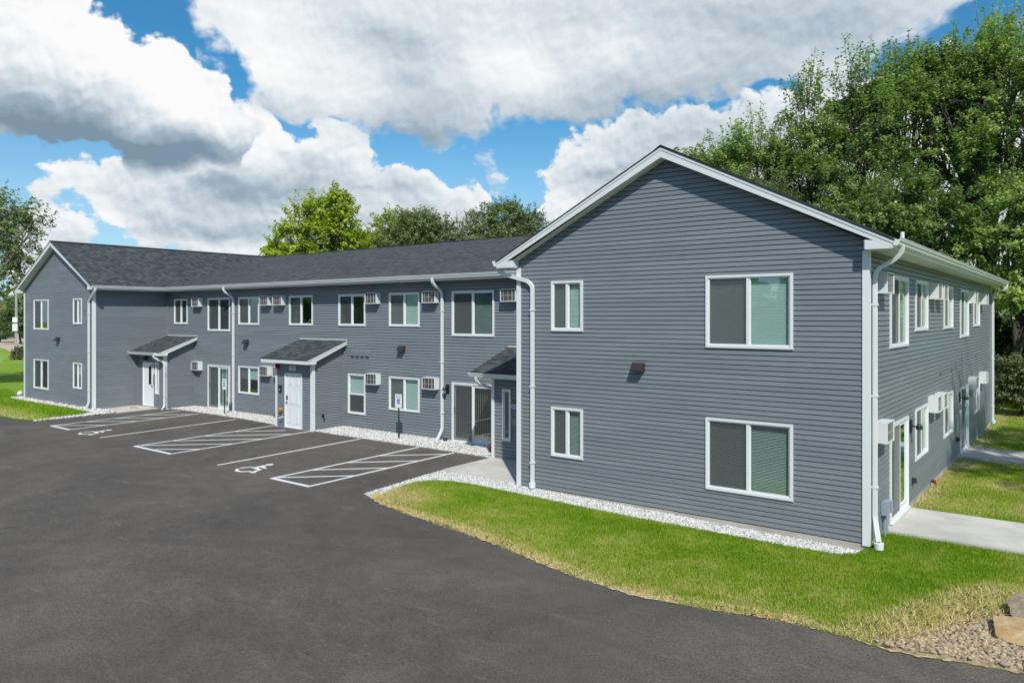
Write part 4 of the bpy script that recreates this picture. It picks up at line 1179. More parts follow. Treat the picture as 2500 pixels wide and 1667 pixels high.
for s_ in (-30.40, -24.90, -23.95, -18.155, -15.19, -11.69): put_ac(W_MAIN, s_, 4.735)
for s_ in (-30.42, -24.93, -23.95, -18.155, -15.19): put_ac(W_MAIN, s_, 1.745)
for s_ in (.48, 6.41, 7.38, 13.85, 16.98): put_ac(W_RIGHT, s_, 4.70)
for s_ in (.48, 6.33, 7.33, 13.95, 16.90): put_ac(W_RIGHT, s_, 1.83)


def wedge_light(W, s, z):
    mb = MB(); a, b = s - .145, s + .145
    mb.prism([(-.02, z + .10), (-.09, z + .10), (-.20, z - .055), (-.20, z - .085), (-.02, z - .085)], 'x', a, b)
    o = P_(mb, 'wall_light', M['bronze'], W)
    l = MB(); l.nb(a + .03, b - .03, .05, .17, z - .095, z - .085); l.build('lens', M['grey_box'], o)


for W, s_, z_ in ((W_FRONT, -4.78, 3.12), (W_LEFT, -36.78, 3.16), (W_MAIN, -26.14, 3.14), (W_MAIN, -16.36, 3.12)): wedge_light(W, s_, z_)


def sconce(W, s, z):
    mb = MB(); mb.nb(s - .07, s + .07, .02, .05, z - .15, z + .15); mb.tube([(s, -.05, z), (s, -.20, z)], .018, 8)
    mb.tube([(s, -.20, z + .07), (s, -.20, z + .02), (s, -.20, z - .06)], [.03, .06, .075], 12)
    P_(mb, 'wall_lamp', M['black'], W)


sconce(W_MAIN, -14.15, 1.80); sconce(W_RIGHT, 3.95, 1.76); sconce(W_RIGHT, 11.78, 1.75)
# entry jar lamp
mb = MB(); mb.tube([(-32.04, -.03, 2.36), (-32.04, -.10, 2.38), (-32.04, -.14, 2.36)], [.05, .03, .03], 10); mb.tube([(-32.04, -.14, 2.38), (-32.04, -.14, 2.34), (-32.04, -.14, 2.24)], [.03, .10, .12], 14); P_(mb, 'wall_lamp', M['black'], W_PORCH)


def siding_vent(W, s, z, w=.19):
    h = .115; mb = MB(); mb.nb(s - w / 2, s + w / 2, .0, .045, z - h, z + h); mb.nb(s - w / 2 + .025, s + w / 2 - .025, .045, .075, z - h + .03, z + h - .02)
    P_(mb, 'siding_vent', M['siding'], W)


for s_ in (-19.08, -18.80, -18.52, -18.24): siding_vent(W_MAIN, s_, 2.86)
siding_vent(W_RIGHT, 8.19, 2.83, .2); siding_vent(W_RIGHT, 10.2, 2.82, .2)
mb = MB()
for x in (-19.63, -19.20): mb.box(x - .14, x + .14, 3.40, 3.62, ZS - .02, ZS + .004)
for y in (10.2,): mb.box(.08, .32, y - .16, y + .16, ZS - .02, ZS + .004)
P_(mb, 'soffit_vent', M['soffit'])


def outlet(W, s, z):
    mb = MB(); mb.nb(s - .05, s + .05, .015, .035, z - .08, z + .08); mb.nb(s - .04, s + .04, .035, .10, z - .05, z + .06); P_(mb, 'outlet_box', M['bronze'], W)
outlet(W_RIGHT, 4.22, .47); outlet(W_RIGHT, 11.2, .52)
mb = MB(); mb.nb(1.00, 1.20, .015, .13, .34, .60); mb.nb(1.24, 1.42, .015, .15, .36, .58); P_(mb, 'utility_box', M['grey_box'], W_RIGHT)
mb = MB(); mb.tube([(1.10, -.06, .34), (1.10, -.06, -.15)], .022, 8); mb.tube([(1.30, -.06, .36), (1.30, -.06, -.15)], .028, 8); P_(mb, 'conduit', M['grey_box'], W_RIGHT)
mb = MB(); mb.tube([(6.65, -.02, .03), (6.65, -.12, .02), (6.65, -.13, -.03)], [.025, .03, .02], 8); mb.tube([(6.65, -.08, .05), (6.65, -.08, .075)], .05, 10); P_(mb, 'hose_tap', M['red'], W_RIGHT)
# door 470 surroundings
mb = MB(); mb.nb(-21.79, -21.65, .015, .10, 2.26, 2.44); mb.tube([(-21.72, -.1, 2.35), (-21.72, -.13, 2.35)], .045, 12); P_(mb, 'fire_alarm_horn', M['red'], W_PORCH)
mb = MB(); mb.nb(-21.66, -21.49, .015, .07, 1.37, 1.62); P_(mb, 'key_box', M['bronze'], W_PORCH)
mb = MB(); mb.nb(-21.61, -21.54, .07, .074, 1.43, 1.455); P_(mb, 'key_box_label', M['sign_white'], W_PORCH)
mb = MB(); mb.tube([(-21.50, -.01, .67), (-21.50, -.10, .67), (-21.50, -.101, .67)], [.075, .085, .04], 14); mb.tube([(-21.50, -.10, .67), (-21.50, -.14, .67)], .05, 10); P_(mb, 'pipe_cap', M['orange'], W_PORCH)
mb = MB(); mb.tube([(-21.40, -.01, .40), (-21.40, -.10, .39), (-21.52, -.14, .35)], .022, 8); P_(mb, 'drain_spout', M['alum'], W_PORCH)
mb = MB(); mb.tube([(2.75, -.02, .55), (2.75, -.12, .54), (2.75, -.13, .47)], [.03, .035, .02], 8); mb.tube([(2.75, -.09, .58), (2.75, -.09, .60)], .045, 10); P_(mb, 'hose_tap', M['black'], frame(-19.62, 0, 90))


def text_mesh(name, body, size, mat, parent, mtx, depth=.002):
    c = bpy.data.curves.new(name, 'FONT'); c.body = body; c.size = size; c.align_x = 'CENTER'; c.align_y = 'CENTER'; c.extrude = depth
    tmp = bpy.data.objects.new(name, c); COL.objects.link(tmp)
    bpy.context.view_layer.update()
    me = bpy.data.meshes.new_from_object(tmp.evaluated_get(bpy.context.evaluated_depsgraph_get()))
    bpy.data.objects.remove(tmp); me.materials.clear(); me.materials.append(mat)
    o = bpy.data.objects.new(name, me); COL.objects.link(o); o.parent = parent; o.matrix_local = mtx
    return o


STAND = Matrix.Rotation(math.radians(90), 4, 'X')
mb = MB(); x0, x1, z0, z1 = -21.005, -20.585, 2.215, 2.385
oc = [(x0 + .03, z0), (x1 - .03, z0), (x1, z0 + .03), (x1, z1 - .03), (x1 - .03, z1), (x0 + .03, z1), (x0, z1 - .03), (x0, z0 + .03)]
mb.prism(oc, 'y', -.035, -.018); pq = P_(mb, 'number_plaque', M['plaque'], W_PORCH)
text_mesh('numerals', '470', .155, M['navy'], pq, Matrix.Translation((-20.795, -.037, 2.30)) @ STAND @ Matrix.Scale(1.25, 4, (1, 0, 0)))
# intercom side of the third entry
mb = MB(); mb.nb(-10.22, -10.02, .016, .045, 1.09, 1.40); ic = P_(mb, 'intercom', M['intercom'], W_PORCH)
b_ = MB(); b_.nb(-10.19, -10.09, .045, .05, 1.31, 1.345); b_.nb(-10.19, -10.09, .045, .05, 1.25, 1.27); b_.build('keypad', M['black'], ic)
mb = MB(); mb.nb(-10.26, -9.98, .016, .026, 1.555, 1.675); ns = P_(mb, 'notice_sign', M['plaque'], W_PORCH)
b_ = MB()
for z_ in (1.636, 1.594):
    for i in range(6): b_.nb(-10.245 + i * .042, -10.245 + i * .042 + .033, .026, .028, z_ - .013, z_ + .013)
b_.build('lettering', M['navy'], ns)
mb = MB()
for r in (.075, .045):
    for i in range(12):
        a, b = 2 * math.pi * i / 12, 2 * math.pi * (i + 1) / 12
        mb.tube([(-10.14 + r * math.cos(a), -.03, 1.815 + r * math.sin(a)), (-10.14 + r * math.cos(b), -.03, 1.815 + r * math.sin(b))], .010, 5)
P_(mb, 'door_bell_ring', M['chrome'], W_PORCH)
mb = MB(); mb.nb(-31.43, -31.29, .016, .03, 1.62, 1.75); P_(mb, 'notice_sign', M['plaque'], W_PORCH)
mb = MB(); mb.nb(-31.44, -31.31, .016, .05, 1.14, 1.53); P_(mb, 'intercom', M['intercom'], W_PORCH)
mb = MB(); mb.tube([(-.8, 7.5, 6.1), (-.8, 7.5, 6.56)], .055, 12); P_(mb, 'vent_pipe', M['trim'])

# ------------------------------------------------------------------ stones, grass
def stones(name, polys, dens, size, mat, label, cat, zoff=.03, flat=.7, tonefn=None, edgejit=.0):
    P = np.vstack([scatter(p, dens) for p in polys]); n = len(P)
    base = np.array([(1, 0, 0), (-1, 0, 0), (0, 1, 0), (0, -1, 0), (0, 0, 1), (0, 0, -1)], float)
    F = np.array([(0, 2, 4), (2, 1, 4), (1, 3, 4), (3, 0, 4), (2, 0, 5), (1, 2, 5), (3, 1, 5), (0, 3, 5)])
    s = size * (.55 + rng.random(n) ** 1.8 * 1.1)
    V = base[None] * (1 + (rng.random((n, 6, 1)) - .5) * .5) * s[:, None, None]
    V[:, :, 0] *= (.75 + .5 * rng.random(n))[:, None]; V[:, :, 2] *= flat
    V += (rng.random((n, 6, 3)) - .5) * (s * .45)[:, None, None]
    a = rng.random(n) * 6.283; c, d = np.cos(a)[:, None], np.sin(a)[:, None]
    X = V[:, :, 0] * c - V[:, :, 1] * d; Y = V[:, :, 0] * d + V[:, :, 1] * c
    tl = (rng.random(n) - .5)[:, None] * 1.2; Z = V[:, :, 2] + X * tl * .4
    W_ = np.stack([X + P[:, None, 0], Y + P[:, None, 1], Z + H(P[:, 0], P[:, 1])[:, None] + (zoff if not callable(zoff) else zoff(P[:, 0])[:, None]) + (s * .25)[:, None]], -1)
    faces = (F[None] + (np.arange(n) * 6)[:, None, None]).reshape(-1, 3)
    tone = np.repeat(rng.random(n) if tonefn is None else tonefn(P, rng.random(n)), 6)
    return tag(np_mesh(name, W_.reshape(-1, 3), faces, mat, attrs={'tone': tone}, nper=3), label, cat, kind='stuff')


stones('white_stones', [ROCK_STRIP], 4000, .0205, M['white_stone'], 'white crushed stone in the strip along the near gable wall', 'gravel', STRIP_Z)
stones('white_stones', [ROCK_MAIN, ROCK_MID], 2300, .026, M['white_stone'], 'white crushed stone bed along the foot of the long front wall', 'gravel', .018)
stones('white_stones', [LEFT_ROCK], 500, .05, M['white_stone'], 'white crushed stone strip round the far left wing', 'gravel')
stones('river_stones', [RIVER], 900, .036, M['river_stone'], 'tan and grey river stones spread beside the asphalt edge', 'gravel', .06, .6, lambda P, r: r)


def blades(name, poly, dens, h0, h1, wid, tone_fn, label, base_fn=None, lean=.5):
    P = scatter(poly, dens); n = len(P)
    h = h0 + (h1 - h0) * rng.random(n); a = rng.random(n) * 6.283; l = lean * rng.random(n) ** .7
    dx, dy = np.cos(a), np.sin(a)
    z = H(P[:, 0], P[:, 1]) + (.02 if base_fn is None else base_fn(P))
    tone = np.clip(tone_fn(P) + rng.normal(0, .12, n) + (rng.random(n) < .07) * .35, 0, 1)
    lay = tone > .62
    l = np.where(lay, l * 1.6 + .5, l); h = np.where(lay, h * .9, h)
    b = rng.random(n) * 6.283; wx, wy = np.cos(b) * wid, np.sin(b) * wid
    tipx, tipy, tipz = P[:, 0] + dx * h * np.sin(l), P[:, 1] + dy * h * np.sin(l), z + h * np.cos(l)
    mx, my, mz = P[:, 0] + dx * h * np.sin(l) * .38, P[:, 1] + dy * h * np.sin(l) * .38, z + h * np.cos(l) * .6
    V = np.stack([np.stack([P[:, 0] - wx, P[:, 1] - wy, z - .01], -1), np.stack([P[:, 0] + wx, P[:, 1] + wy, z - .01], -1),
                  np.stack([mx + wx * .8, my + wy * .8, mz], -1), np.stack([tipx, tipy, tipz], -1), np.stack([mx - wx * .8, my - wy * .8, mz], -1)], 1)
    k = (np.arange(n) * 5)[:, None]
    faces = k + np.array([[0, 1, 2, 3, 4]])
    return tag(np_mesh(name, V.reshape(-1, 3), faces, M['blade'], attrs={'tone': np.repeat(tone, 5)}, nper=5), label, 'grass', kind='stuff')


STRAW_LINE = [(.6, -4.3), (1.0, -3.9), (1.2, -3.15), (1.6, -1.96), (1.9, -1.2), (2.3, -.04), (2.9, 1.26)]
def tone_lawn(P):
    d = dist_line(P, EDGE)
    t = .20 + .24 * (vnoise(P, 1.1, 3) - .4) + .36 * np.clip(vnoise(P, 2.7, 5) - .5, 0, 1) + .3 * np.clip(vnoise(P, 6.5, 6) - .6, 0, 1) + .10 * (vnoise(P, 9, 8) - .5)
    # drier towards the drive, straw along its very edge
    dw = np.clip(1 - d / (1.6 + 1.8 * vnoise(P, .9, 11)), 0, 1)
    t = t + .27 * dw + .40 * np.clip(1 - d / .32, 0, 1)
    s = np.clip((P[:, 0] - np.interp(P[:, 1], [-4.3, -3.9, -3.15, -1.96, -1.2, -.04, 1.26], [.45, .75, .95, 1.35, 1.65, 2.0, 2.6])) / .5, 0, 1)
    t = t + s * (.30 + .25 * (vnoise(P, 3, 21) - .5))
    left = np.clip((-8.3 - P[:, 0]) / 1.2, 0, 1) * np.clip((-1.4 - P[:, 1]) / .8, 0, 1)
    return t + .28 * left
def tone_right(P):
    t = .38 + .75 * np.clip(vnoise(P, .75, 31) - .36, 0, 1) + .28 * (vnoise(P, 2.4, 33) - .5)
    return t + .40 * np.clip(1 - P[:, 0] / (.5 + .6 * vnoise(P, 1.2, 35)), 0, 1)
LZv = lambda P: .012 + .05 * np.minimum(1, dist_line(P, EDGE) / .5) - .085 * np.clip((P[:, 1] + 1.5) / .8, 0, 1)
LAWN_NEAR = GRASS_TOP + [(-.05, .02), (-.02, 1.38), (3.4, 1.38), (4.4, -3.7)] + EDGE[2:-3][::-1]
LAWN_NEAR = GRASS_TOP + [(-.05, .02), (-.02, 1.38), (4.0, 1.36), (4.2, -1.9), (2.54, -2.0), (2.06, -2.37), (1.98, -2.64), (1.78, -3.18), (1.61, -3.5), (1.46, -3.8), (1.27, -4.17), (1.03, -4.40)] + EDGE[2:17][::-1]
blades('grass_blades', LAWN_NEAR, 4800, .028, .065, .0042, tone_lawn, 'bright green lawn in front of the near gable, straw coloured along the asphalt', LZv)
blades('grass_blades', [(.0, 3.76), (.0, 11.6), (5.5, 11.5), (4.5, 3.68)], 1800, .035, .08, .006, tone_right, 'patchy green and straw lawn between the two concrete walks', lambda P: -.065 + 0 * P[:, 0])
blades('grass_blades', [(.0, 13.8), (.0, 21), (-3, 21.4), (-3, 27), (6, 27), (6, 13.7)], 700, .04, .09, .010, tone_right, 'patchy lawn beyond the second walk at the far end of the right wall', lambda P: -.065 + 0 * P[:, 0])
blades('grass_blades', [(-31.40, -2.6), (-31.46, -1.4), (-31.78, -.25), (-34.03, -.12), (-37.84, -.18), (-41.6, -.2), (-42.2, .5), (-47, 1.5), (-47, -3.2), (-36, -3.0), (-33, -2.88)], 420, .05, .10, .014,
       lambda P: .22 + .25 * (vnoise(P, .8, 41) - .4) + .75 * np.clip(1 - (P[:, 1] + 3.0) / 1.7, 0, 1) * np.clip(vnoise(P, .6, 43) + .35, 0, 1), 'bright green grass in front of the far left wing', None)
# long straw lying over the stones, and single tall dry stalks in the lawn
blades('straw', [(.9, -4.36), (1.25, -4.36), (1.62, -3.9), (2.1, -2.9), (2.5, -2.2), (3.2, -2.0), (3.2, -1.2), (1.9, -1.3), (1.4, -2.2), (1.0, -3.3), (.6, -4.2)], 1500, .08, .20, .0042,
       lambda P: .80 + .3 * (vnoise(P, 4, 51) - .5), 'dry straw lying over the lawn edge above the river stones', lambda P: .095 + 0 * P[:, 0], lean=1.0)
blades('straw', [(-10.2, -3.1), (-8.7, -3.55), (-5.8, -4.06), (-3.3, -4.70), (-1.3, -4.66), (.1, -4.36), (1.0, -4.42), (1.0, -4.25), (.1, -4.2), (-1.3, -4.45), (-3.3, -4.5), (-5.8, -3.85), (-8.7, -3.3), (-10.0, -2.9)], 2300, .06, .16, .0042,
       lambda P: .80 + .3 * (vnoise(P, 4, 53) - .5), 'thin line of straw along the lawn edge by the asphalt', lambda P: .015 + 0 * P[:, 0], lean=1.3)

# ------------------------------------------------------------------ boulders
def boulder(name, loc, size, seed, cols, label, rot=0):
    bm = bmesh.new(); bmesh.ops.create_icosphere(bm, subdivisions=4, radius=1)
    r = random.Random(seed)
    planes = [(Vector((r.uniform(-1, 1), r.uniform(-1, 1), r.uniform(-.6, 1))).normalized(), r.uniform(.58, .84)) for _ in range(9)] + [(Vector((0, 0, 1)), .55)]
    from mathutils import noise as mn
    for v in bm.verts:
        for n_, d_ in planes:
            k_ = v.co.dot(n_) - d_
            if k_ > 0: v.co -= n_ * k_ * .985
        v.co += v.co.normalized() * (mn.noise(v.co * 3 + Vector((seed, 0, 0))) * .035 + mn.noise(v.co * 9) * .022)
        v.co = Vector((v.co.x * size[0], v.co.y * size[1], v.co.z * size[2]))
    me = bpy.data.meshes.new(name); bm.to_mesh(me); bm.free()
    m, g, out = new_mat(name + '_stone'); b = g.n('ShaderNodeBsdfPrincipled'); g.l.new(b.outputs[0], out.inputs[0]); b.inputs['Roughness'].default_value = .9
    tc = g.n('ShaderNodeTexCoord').outputs['Object']; n1 = g.noise(tc, 3.5, 6, .7, .5)
    g.l.new(g.mix(g.ss(n1, .35, .66), (*cols[0], 1), (*cols[1], 1)), b.inputs['Base Color'])
    bp = g.n('ShaderNodeBump'); bp.inputs['Distance'].default_value = .03; g.l.new(g.noise(tc, 14, 5, .7), bp.inputs['Height']); g.l.new(bp.outputs[0], b.inputs['Normal'])
    me.materials.append(m); o = bpy.data.objects.new(name, me); COL.objects.link(o); o.location = loc; o.rotation_euler = (0, 0, rot)
    return tag(o, label, 'boulder')


boulder('boulder', (2.66, -3.02, .04), (.54, .50, .13), 3, ((.40, .25, .10), (.52, .40, .24)), 'flat tan sandstone boulder set among the river stones', .3)
boulder('boulder', (2.84, -2.30, .12), (.52, .50, .27), 9, ((.20, .15, .105), (.37, .29, .21)), 'greyish brown rounded boulder behind the flat tan boulder', .9)

# ------------------------------------------------------------------ parking signs
def parking_sign(x, y, label):
    z0 = float(H(x, y)); e = empty('parking_sign', (x, y, z0), label, 'sign', 'accessible parking signs by the stone bed')
    p = MB(); c = .03
    p.prism([(-c, -.012), (-c * .5, .012), (c * .5, .012), (c, -.012), (c, -.02), (c * .4, -.02), (c * .2, 0), (-c * .2, 0), (-c * .4, -.02), (-c, -.02)], 'z', -.2, 1.62); p.build('post', M['green_post'], e)
    s = MB(); a, b, w = 1.10, 1.57, .165; r = .03
    s.prism([(-w + r, a), (w - r, a), (w, a + r), (w, b - r), (w - r, b), (-w + r, b), (-w, b - r), (-w, a + r)], 'y', -.030, -.024)
    pn = s.build('sign_panel', M['sign_white'], e)
    text_mesh('lettering', 'RESERVED\nPARKING', .058, M['sign_green'], pn, Matrix.Translation((0, -.031, 1.475)) @ STAND, .0006)
    q = MB(); q.prism([(-.066, 1.225), (.066, 1.225), (.066, 1.40), (-.066, 1.40)], 'y', -.0325, -.030); q.build('access_symbol_field', M['sign_blue'], pn)
    q = MB(); q.keep = True; wheelchair(q, lambda X, Z: (-.052 + X, -.0335, 1.238 + Z), .115); q.build('access_symbol', M['sign_white'], pn)
    return e


parking_sign(-15.78, 3.06, 'white accessible parking sign on a green post in front of the double window')
parking_sign(-26.55, 2.98, 'white accessible parking sign on a green post in front of the left sliding door')

# ------------------------------------------------------------------ small loose things
e = empty('drain_elbow', (-42.05, .38, float(H(-42, .4))), 'small white rounded drain fitting at the far corner of the left stone strip', 'drain pipe')
mb = MB(); mb.tube([(-.18, .05, .05), (.02, 0, .14), (.16, 0, .22), (.24, 0, .30)], [.10, .11, .13, .09], 12); mb.build('elbow', M['trim'], e, smooth=True)
mb = MB(); mb.tube([(.05, 0, 0), (.05, 0, .12)], .07, 10); mb.build('stub', M['grey_box'], e)
mb = MB(); mb.prism([(-.22, 0), (.20, 0), (.24, .03), (.18, .07), (-.20, .06)], 'y', -.06, .07)
o = mb.build('wood_scrap', simple('tan_wood', (.42, .27, .15), .7, noise=.3, nscale=9)); o.location = (-31.9, 1.62, .005); o.rotation_euler = (0, 0, .25)
tag(o, 'small tan wood scrap lying on the left entry slab', 'wood scrap')
e = empty('red_flower', (-11.27, 2.62, .0), 'small dark red flower clump beside the right entry corner', 'flowers')
mb = MB()
for i in range(26):
    a = random.random() * 6.28; r = random.random() * .08; x, y, z = r * math.cos(a), r * math.sin(a), .10 + random.random() * .26
    mb.face([(x - .03, y, z - .02), (x + .03, y + .01, z - .01), (x + .025, y, z + .03), (x - .025, y - .01, z + .025)])
mb.build('petals', M['flower'], e)
mb = MB(); mb.tube([(0, 0, 0), (.02, 0, .2)], .012, 6); mb.tube([(0, 0, 0), (-.03, .02, .22)], .01, 6); mb.build('stem', M['green_post'], e)
mb = MB(); mb.tube([(0, 0, 0), (0, 0, .05), (0, 0, .075), (0, 0, .08)], [.075, .08, .06, .02], 12)
o = mb.build('ground_drain', M['black']); o.location = (-14.12, 3.62, .055); tag(o, 'small round black drain cover on the white stones at the foot of a downspout', 'drain')

# ------------------------------------------------------------------ trees
def leaf_quads(C, D, size, droop, r):
    """many folded leaf quads; C centres, D twig directions"""
    n = len(C); N = r.normal(size=(n, 3)); N[:, 2] = np.abs(N[:, 2]) * .8 + .55; N += D * .7; N /= np.linalg.norm(N, axis=1)[:, None]
    A = r.normal(size=(n, 3)); A[:, 2] -= droop; A -= N * (A * N).sum(1)[:, None]; A /= np.linalg.norm(A, axis=1)[:, None] + 1e-9
    B = np.cross(N, A); s = size * (.6 + .8 * r.random(n)); L = s[:, None] * A; W_ = (s * .36)[:, None] * B
    tip = C + L; mid = C + L * .45
    V = np.stack([C, mid + W_ - N * (s * .08)[:, None], tip, mid - W_ - N * (s * .08)[:, None]], 1)
    return V.reshape(-1, 3)


def tree(name, loc, lobes, trunk_h, trunk_r, leafmat, bark, label, cat='tree', group=None, seed=1, sprays=900, per=26, leaf=.15, twig=.9, upness=.5, droop=.5, tone=(.45, .22), bare=0, shell=.66, limb_r=.10, shoots=0, shoot_len=1.3, gaps=0.0, gap_size=2.6):
    """lobes: (dx, dy, z, rx, ry, rz) ellipsoids that the foliage sprays fill, densest near their skin"""
    r = np.random.default_rng(seed); e = empty(name, loc, label, cat, group)
    vol = np.array([l[3] * l[4] + l[4] * l[5] + l[3] * l[5] for l in lobes]); want = sprays; sprays = int(sprays * (1 + gaps)); pick = r.choice(len(lobes), sprays, p=vol / vol.sum())
    Lb = np.array(lobes)[pick]; d = r.normal(size=(sprays, 3)); d /= np.linalg.norm(d, axis=1)[:, None]; d[:, 2] = np.where(d[:, 2] < -.55, -d[:, 2], d[:, 2])
    rad = shell + (1 - shell) * r.random(sprays) ** .6
    lump = 1 + .17 * np.sin(d[:, 0] * 5 + pick) * np.cos(d[:, 1] * 6 + 2 * pick) + .10 * np.sin(d[:, 2] * 11 + pick * 3)
    S = Lb[:, :3] + d * Lb[:, 3:6] * (rad * lump)[:, None]
    if gaps:
        kf = 6.283 / gap_size
        gv = np.sin(S[:, 0] * kf + seed + 1.2 * np.sin(S[:, 2] * kf * .7)) + np.sin(S[:, 1] * kf * .93 + 2.1 * seed) + 1.25 * np.sin(S[:, 2] * kf * 1.25 + 3.3 * seed + .9 * np.sin(S[:, 0] * kf * .6)) + r.normal(size=sprays) * .25
        keep_ = np.sort(np.argsort(-gv)[:want]); pick, Lb, d, rad, S = pick[keep_], Lb[keep_], d[keep_], rad[keep_], S[keep_]; sprays = want
    out = d * np.array([1, 1, .6]) + np.array([0, 0, upness]) * (d[:, 2:3] > -.2) + r.normal(size=(sprays, 3)) * .28
    out /= np.linalg.norm(out, axis=1)[:, None]
    ln = twig * (.5 + .9 * r.random(sprays)) * (1 + .5 * (d[:, 2] > .75))
    t = r.random((sprays, per)) ** .8
    sag = (t ** 2)[:, :, None] * np.array([0, 0, -.18 * droop])
    base = S[:, None] + out[:, None] * (t * ln[:, None])[:, :, None] + sag * ln[:, None, None]
    spread = (.22 * twig * (1.15 - t))[:, :, None]
    spread = (.20 * twig * (1.1 - .8 * t))[:, :, None]
    Cn = (base + r.normal(size=(sprays, per, 3)) * spread * np.array([1, 1, .7])).reshape(-1, 3)
    Dn = np.repeat(out, per, 0); stone = tone[0] + tone[1] * r.normal(size=sprays) * .6 + .12 * np.sin(pick * 2.1)
    ton = np.repeat(stone, per)
    shoot_paths = []
    if shoots:      # upright leading shoots that feather the outline
        zt_ = np.array([l[2] + l[5] for l in lobes]); w_ = np.clip((zt_ - zt_.min()) / (np.ptp(zt_) + 1e-6), .05, 1) ** 1.5; lp = r.choice(len(lobes), shoots, p=w_ / w_.sum())
        for q in lp:
            l = lobes[q]; a_ = r.random() * 6.283; rr_ = .85 * r.random() ** .5
            b0 = np.array([l[0] + l[3] * rr_ * math.cos(a_), l[1] + l[4] * rr_ * math.sin(a_), l[2] + l[5] * math.sqrt(max(0, 1 - rr_ * rr_)) * .85])
            dr = np.array([math.cos(a_) * .35 * rr_, math.sin(a_) * .35 * rr_, 1.0]) + r.normal(size=3) * .08; L_ = shoot_len * (.5 + .7 * r.random()); k_ = int(per * 1.5)
            tt = r.random(k_); wd = (.30 * (1 - tt) + .07) * twig
            pts_ = b0 + dr * (tt * L_)[:, None] + r.normal(size=(k_, 3)) * wd[:, None] * np.array([1, 1, .5])
            Cn = np.vstack([Cn, pts_]); Dn = np.vstack([Dn, np.repeat(dr[None] / np.linalg.norm(dr), k_, 0)]); ton = np.concatenate([ton, np.full(k_, tone[0] + .1 * r.normal())])
            shoot_paths.append((b0 - dr * .4, b0 + dr * L_))
    V = leaf_quads(Cn, Dn, leaf, droop, r); n = len(Cn)
    ton = np.clip(ton + r.normal(size=n) * tone[1] * .5, 0, 1)
    np_mesh('crown', V, np.arange(4 * n).reshape(-1, 4), leafmat, e, {'tone': np.repeat(ton, 4)}, 4)
    # trunk and limbs
    mb = MB(); top = Vector((0, 0, trunk_h)); pts = [Vector((0, 0, -.15))]
    for i in range(1, 6): pts.append(Vector((r.normal() * .06 * i * trunk_r * 3, r.normal() * .06 * i * trunk_r * 3, trunk_h * i / 5)))
    mb.tube(pts, [trunk_r * (1.35 if i == 0 else 1 - .08 * i) for i in range(6)], 9); top = pts[-1]
    order = np.argsort(-vol)
    for li in range(len(lobes)):
        c = Vector(lobes[li][:3]); st = pts[3 + li % 3] if c.z > trunk_h else pts[2]
        k1 = st.lerp(c, .45) + Vector((r.normal() * .3, r.normal() * .3, .35)); endp = c + Vector((0, 0, lobes[li][5] * .55))
        path = [st, st.lerp(k1, .5) + Vector((0, 0, .1)), k1, c, endp]; rr = limb_r * (.7 + .6 * vol[li] / vol.max())
        mb.tube(path, [rr, rr * .85, rr * .7, rr * .45, rr * .18], 6)
        idx = np.where(pick == li)[0]
        for q in idx[:: max(1, len(idx) // 20)]:
            fr = path[2].lerp(path[3], r.random()) if r.random() < .6 else path[3].lerp(path[4], r.random()); to = Vector(S[q])
            md = fr.lerp(to, .5) + Vector((r.normal() * .15, r.normal() * .15, .12))
            mb.tube([fr, md, to, to + Vector(out[q]) * ln[q] * .6], [rr * .32, rr * .22, rr * .12, rr * .05], 5)
    for i in range(bare):
        a = r.random() * 6.28; p = Vector(lobes[int(order[0])][:3]) + Vector((math.cos(a) * .5, math.sin(a) * .5, lobes[int(order[0])][5] * .8))
        q = p + Vector((r.normal() * .3, r.normal() * .3, .9 + r.random() * .8)); mb.tube([p, p.lerp(q, .5) + Vector((r.normal() * .1, 0, 0)), q], [.03, .022, .008], 5)
        for j in range(3):
            s_ = p.lerp(q, .3 + .2 * j); mb.tube([s_, s_ + Vector((r.normal() * .35, r.normal() * .35, .4))], [.014, .005], 4)
    for p_, q_ in shoot_paths: mb.tube([tuple(p_), tuple(q_)], [.022, .006], 4)
    mb.build('trunk', bark, e)
    return e


def maple_lobes(Ht, R_, seed, base=.30, n=12, top=1.0):
    """rounded leaf masses held out on ascending limbs"""
    r = random.Random(seed); L = [(0, 0, Ht * .80, R_ * .42, R_ * .42, Ht * .13)]
    for i in range(n):
        a = 2.4 * i + r.uniform(-.35, .35); f = i / (n - 1); zf = base + (.90 - base) * f + r.uniform(-.03, .03)
        rr = R_ * (.70 - .50 * max(0, f - .45) / .55 - .22 * max(0, .25 - f) / .25) * r.uniform(.85, 1.12); s = R_ * r.uniform(.27, .40)
        L.append((math.cos(a) * rr, math.sin(a) * rr, Ht * zf, s, s, s * r.uniform(.72, 1.05)))
    return L


GR = 'tall maples behind the right wing'
MK = dict(per=54, leaf=.155, twig=.95, shoot_len=2.5, gaps=1.0, gap_size=3.0)
tree('maple_tree', (-10.7, 32.2, -.08), [(0, 0, 16.2, .8, .8, 1.6), (.8, .2, 14.6, 1.4, 1.4, 1.4), (-.9, 0, 13.6, 1.3, 1.3, 1.3), (.5, -.8, 11.6, 1.9, 1.7, 1.5), (-1.1, .6, 9.8, 1.9, 1.9, 1.5), (1.5, -.4, 8.8, 2.0, 1.8, 1.5)], 7, .26, M['leaf_maple'], M['bark'],
     'narrow pointed maple, the leftmost spire rising above the right slope of the gable', group=GR, seed=11, sprays=620, upness=.9, shoots=46, **MK)
tree('maple_tree', (-7.6, 33.5, -.08), maple_lobes(18.9, 3.6, 5, .34, 13), 8, .32, M['leaf_maple'], M['bark'], 'tall maple with pointed tops between the narrow spire and the broad maples', group=GR, seed=12, sprays=900, upness=.8, tone=(.42, .34), shoots=60, **MK)
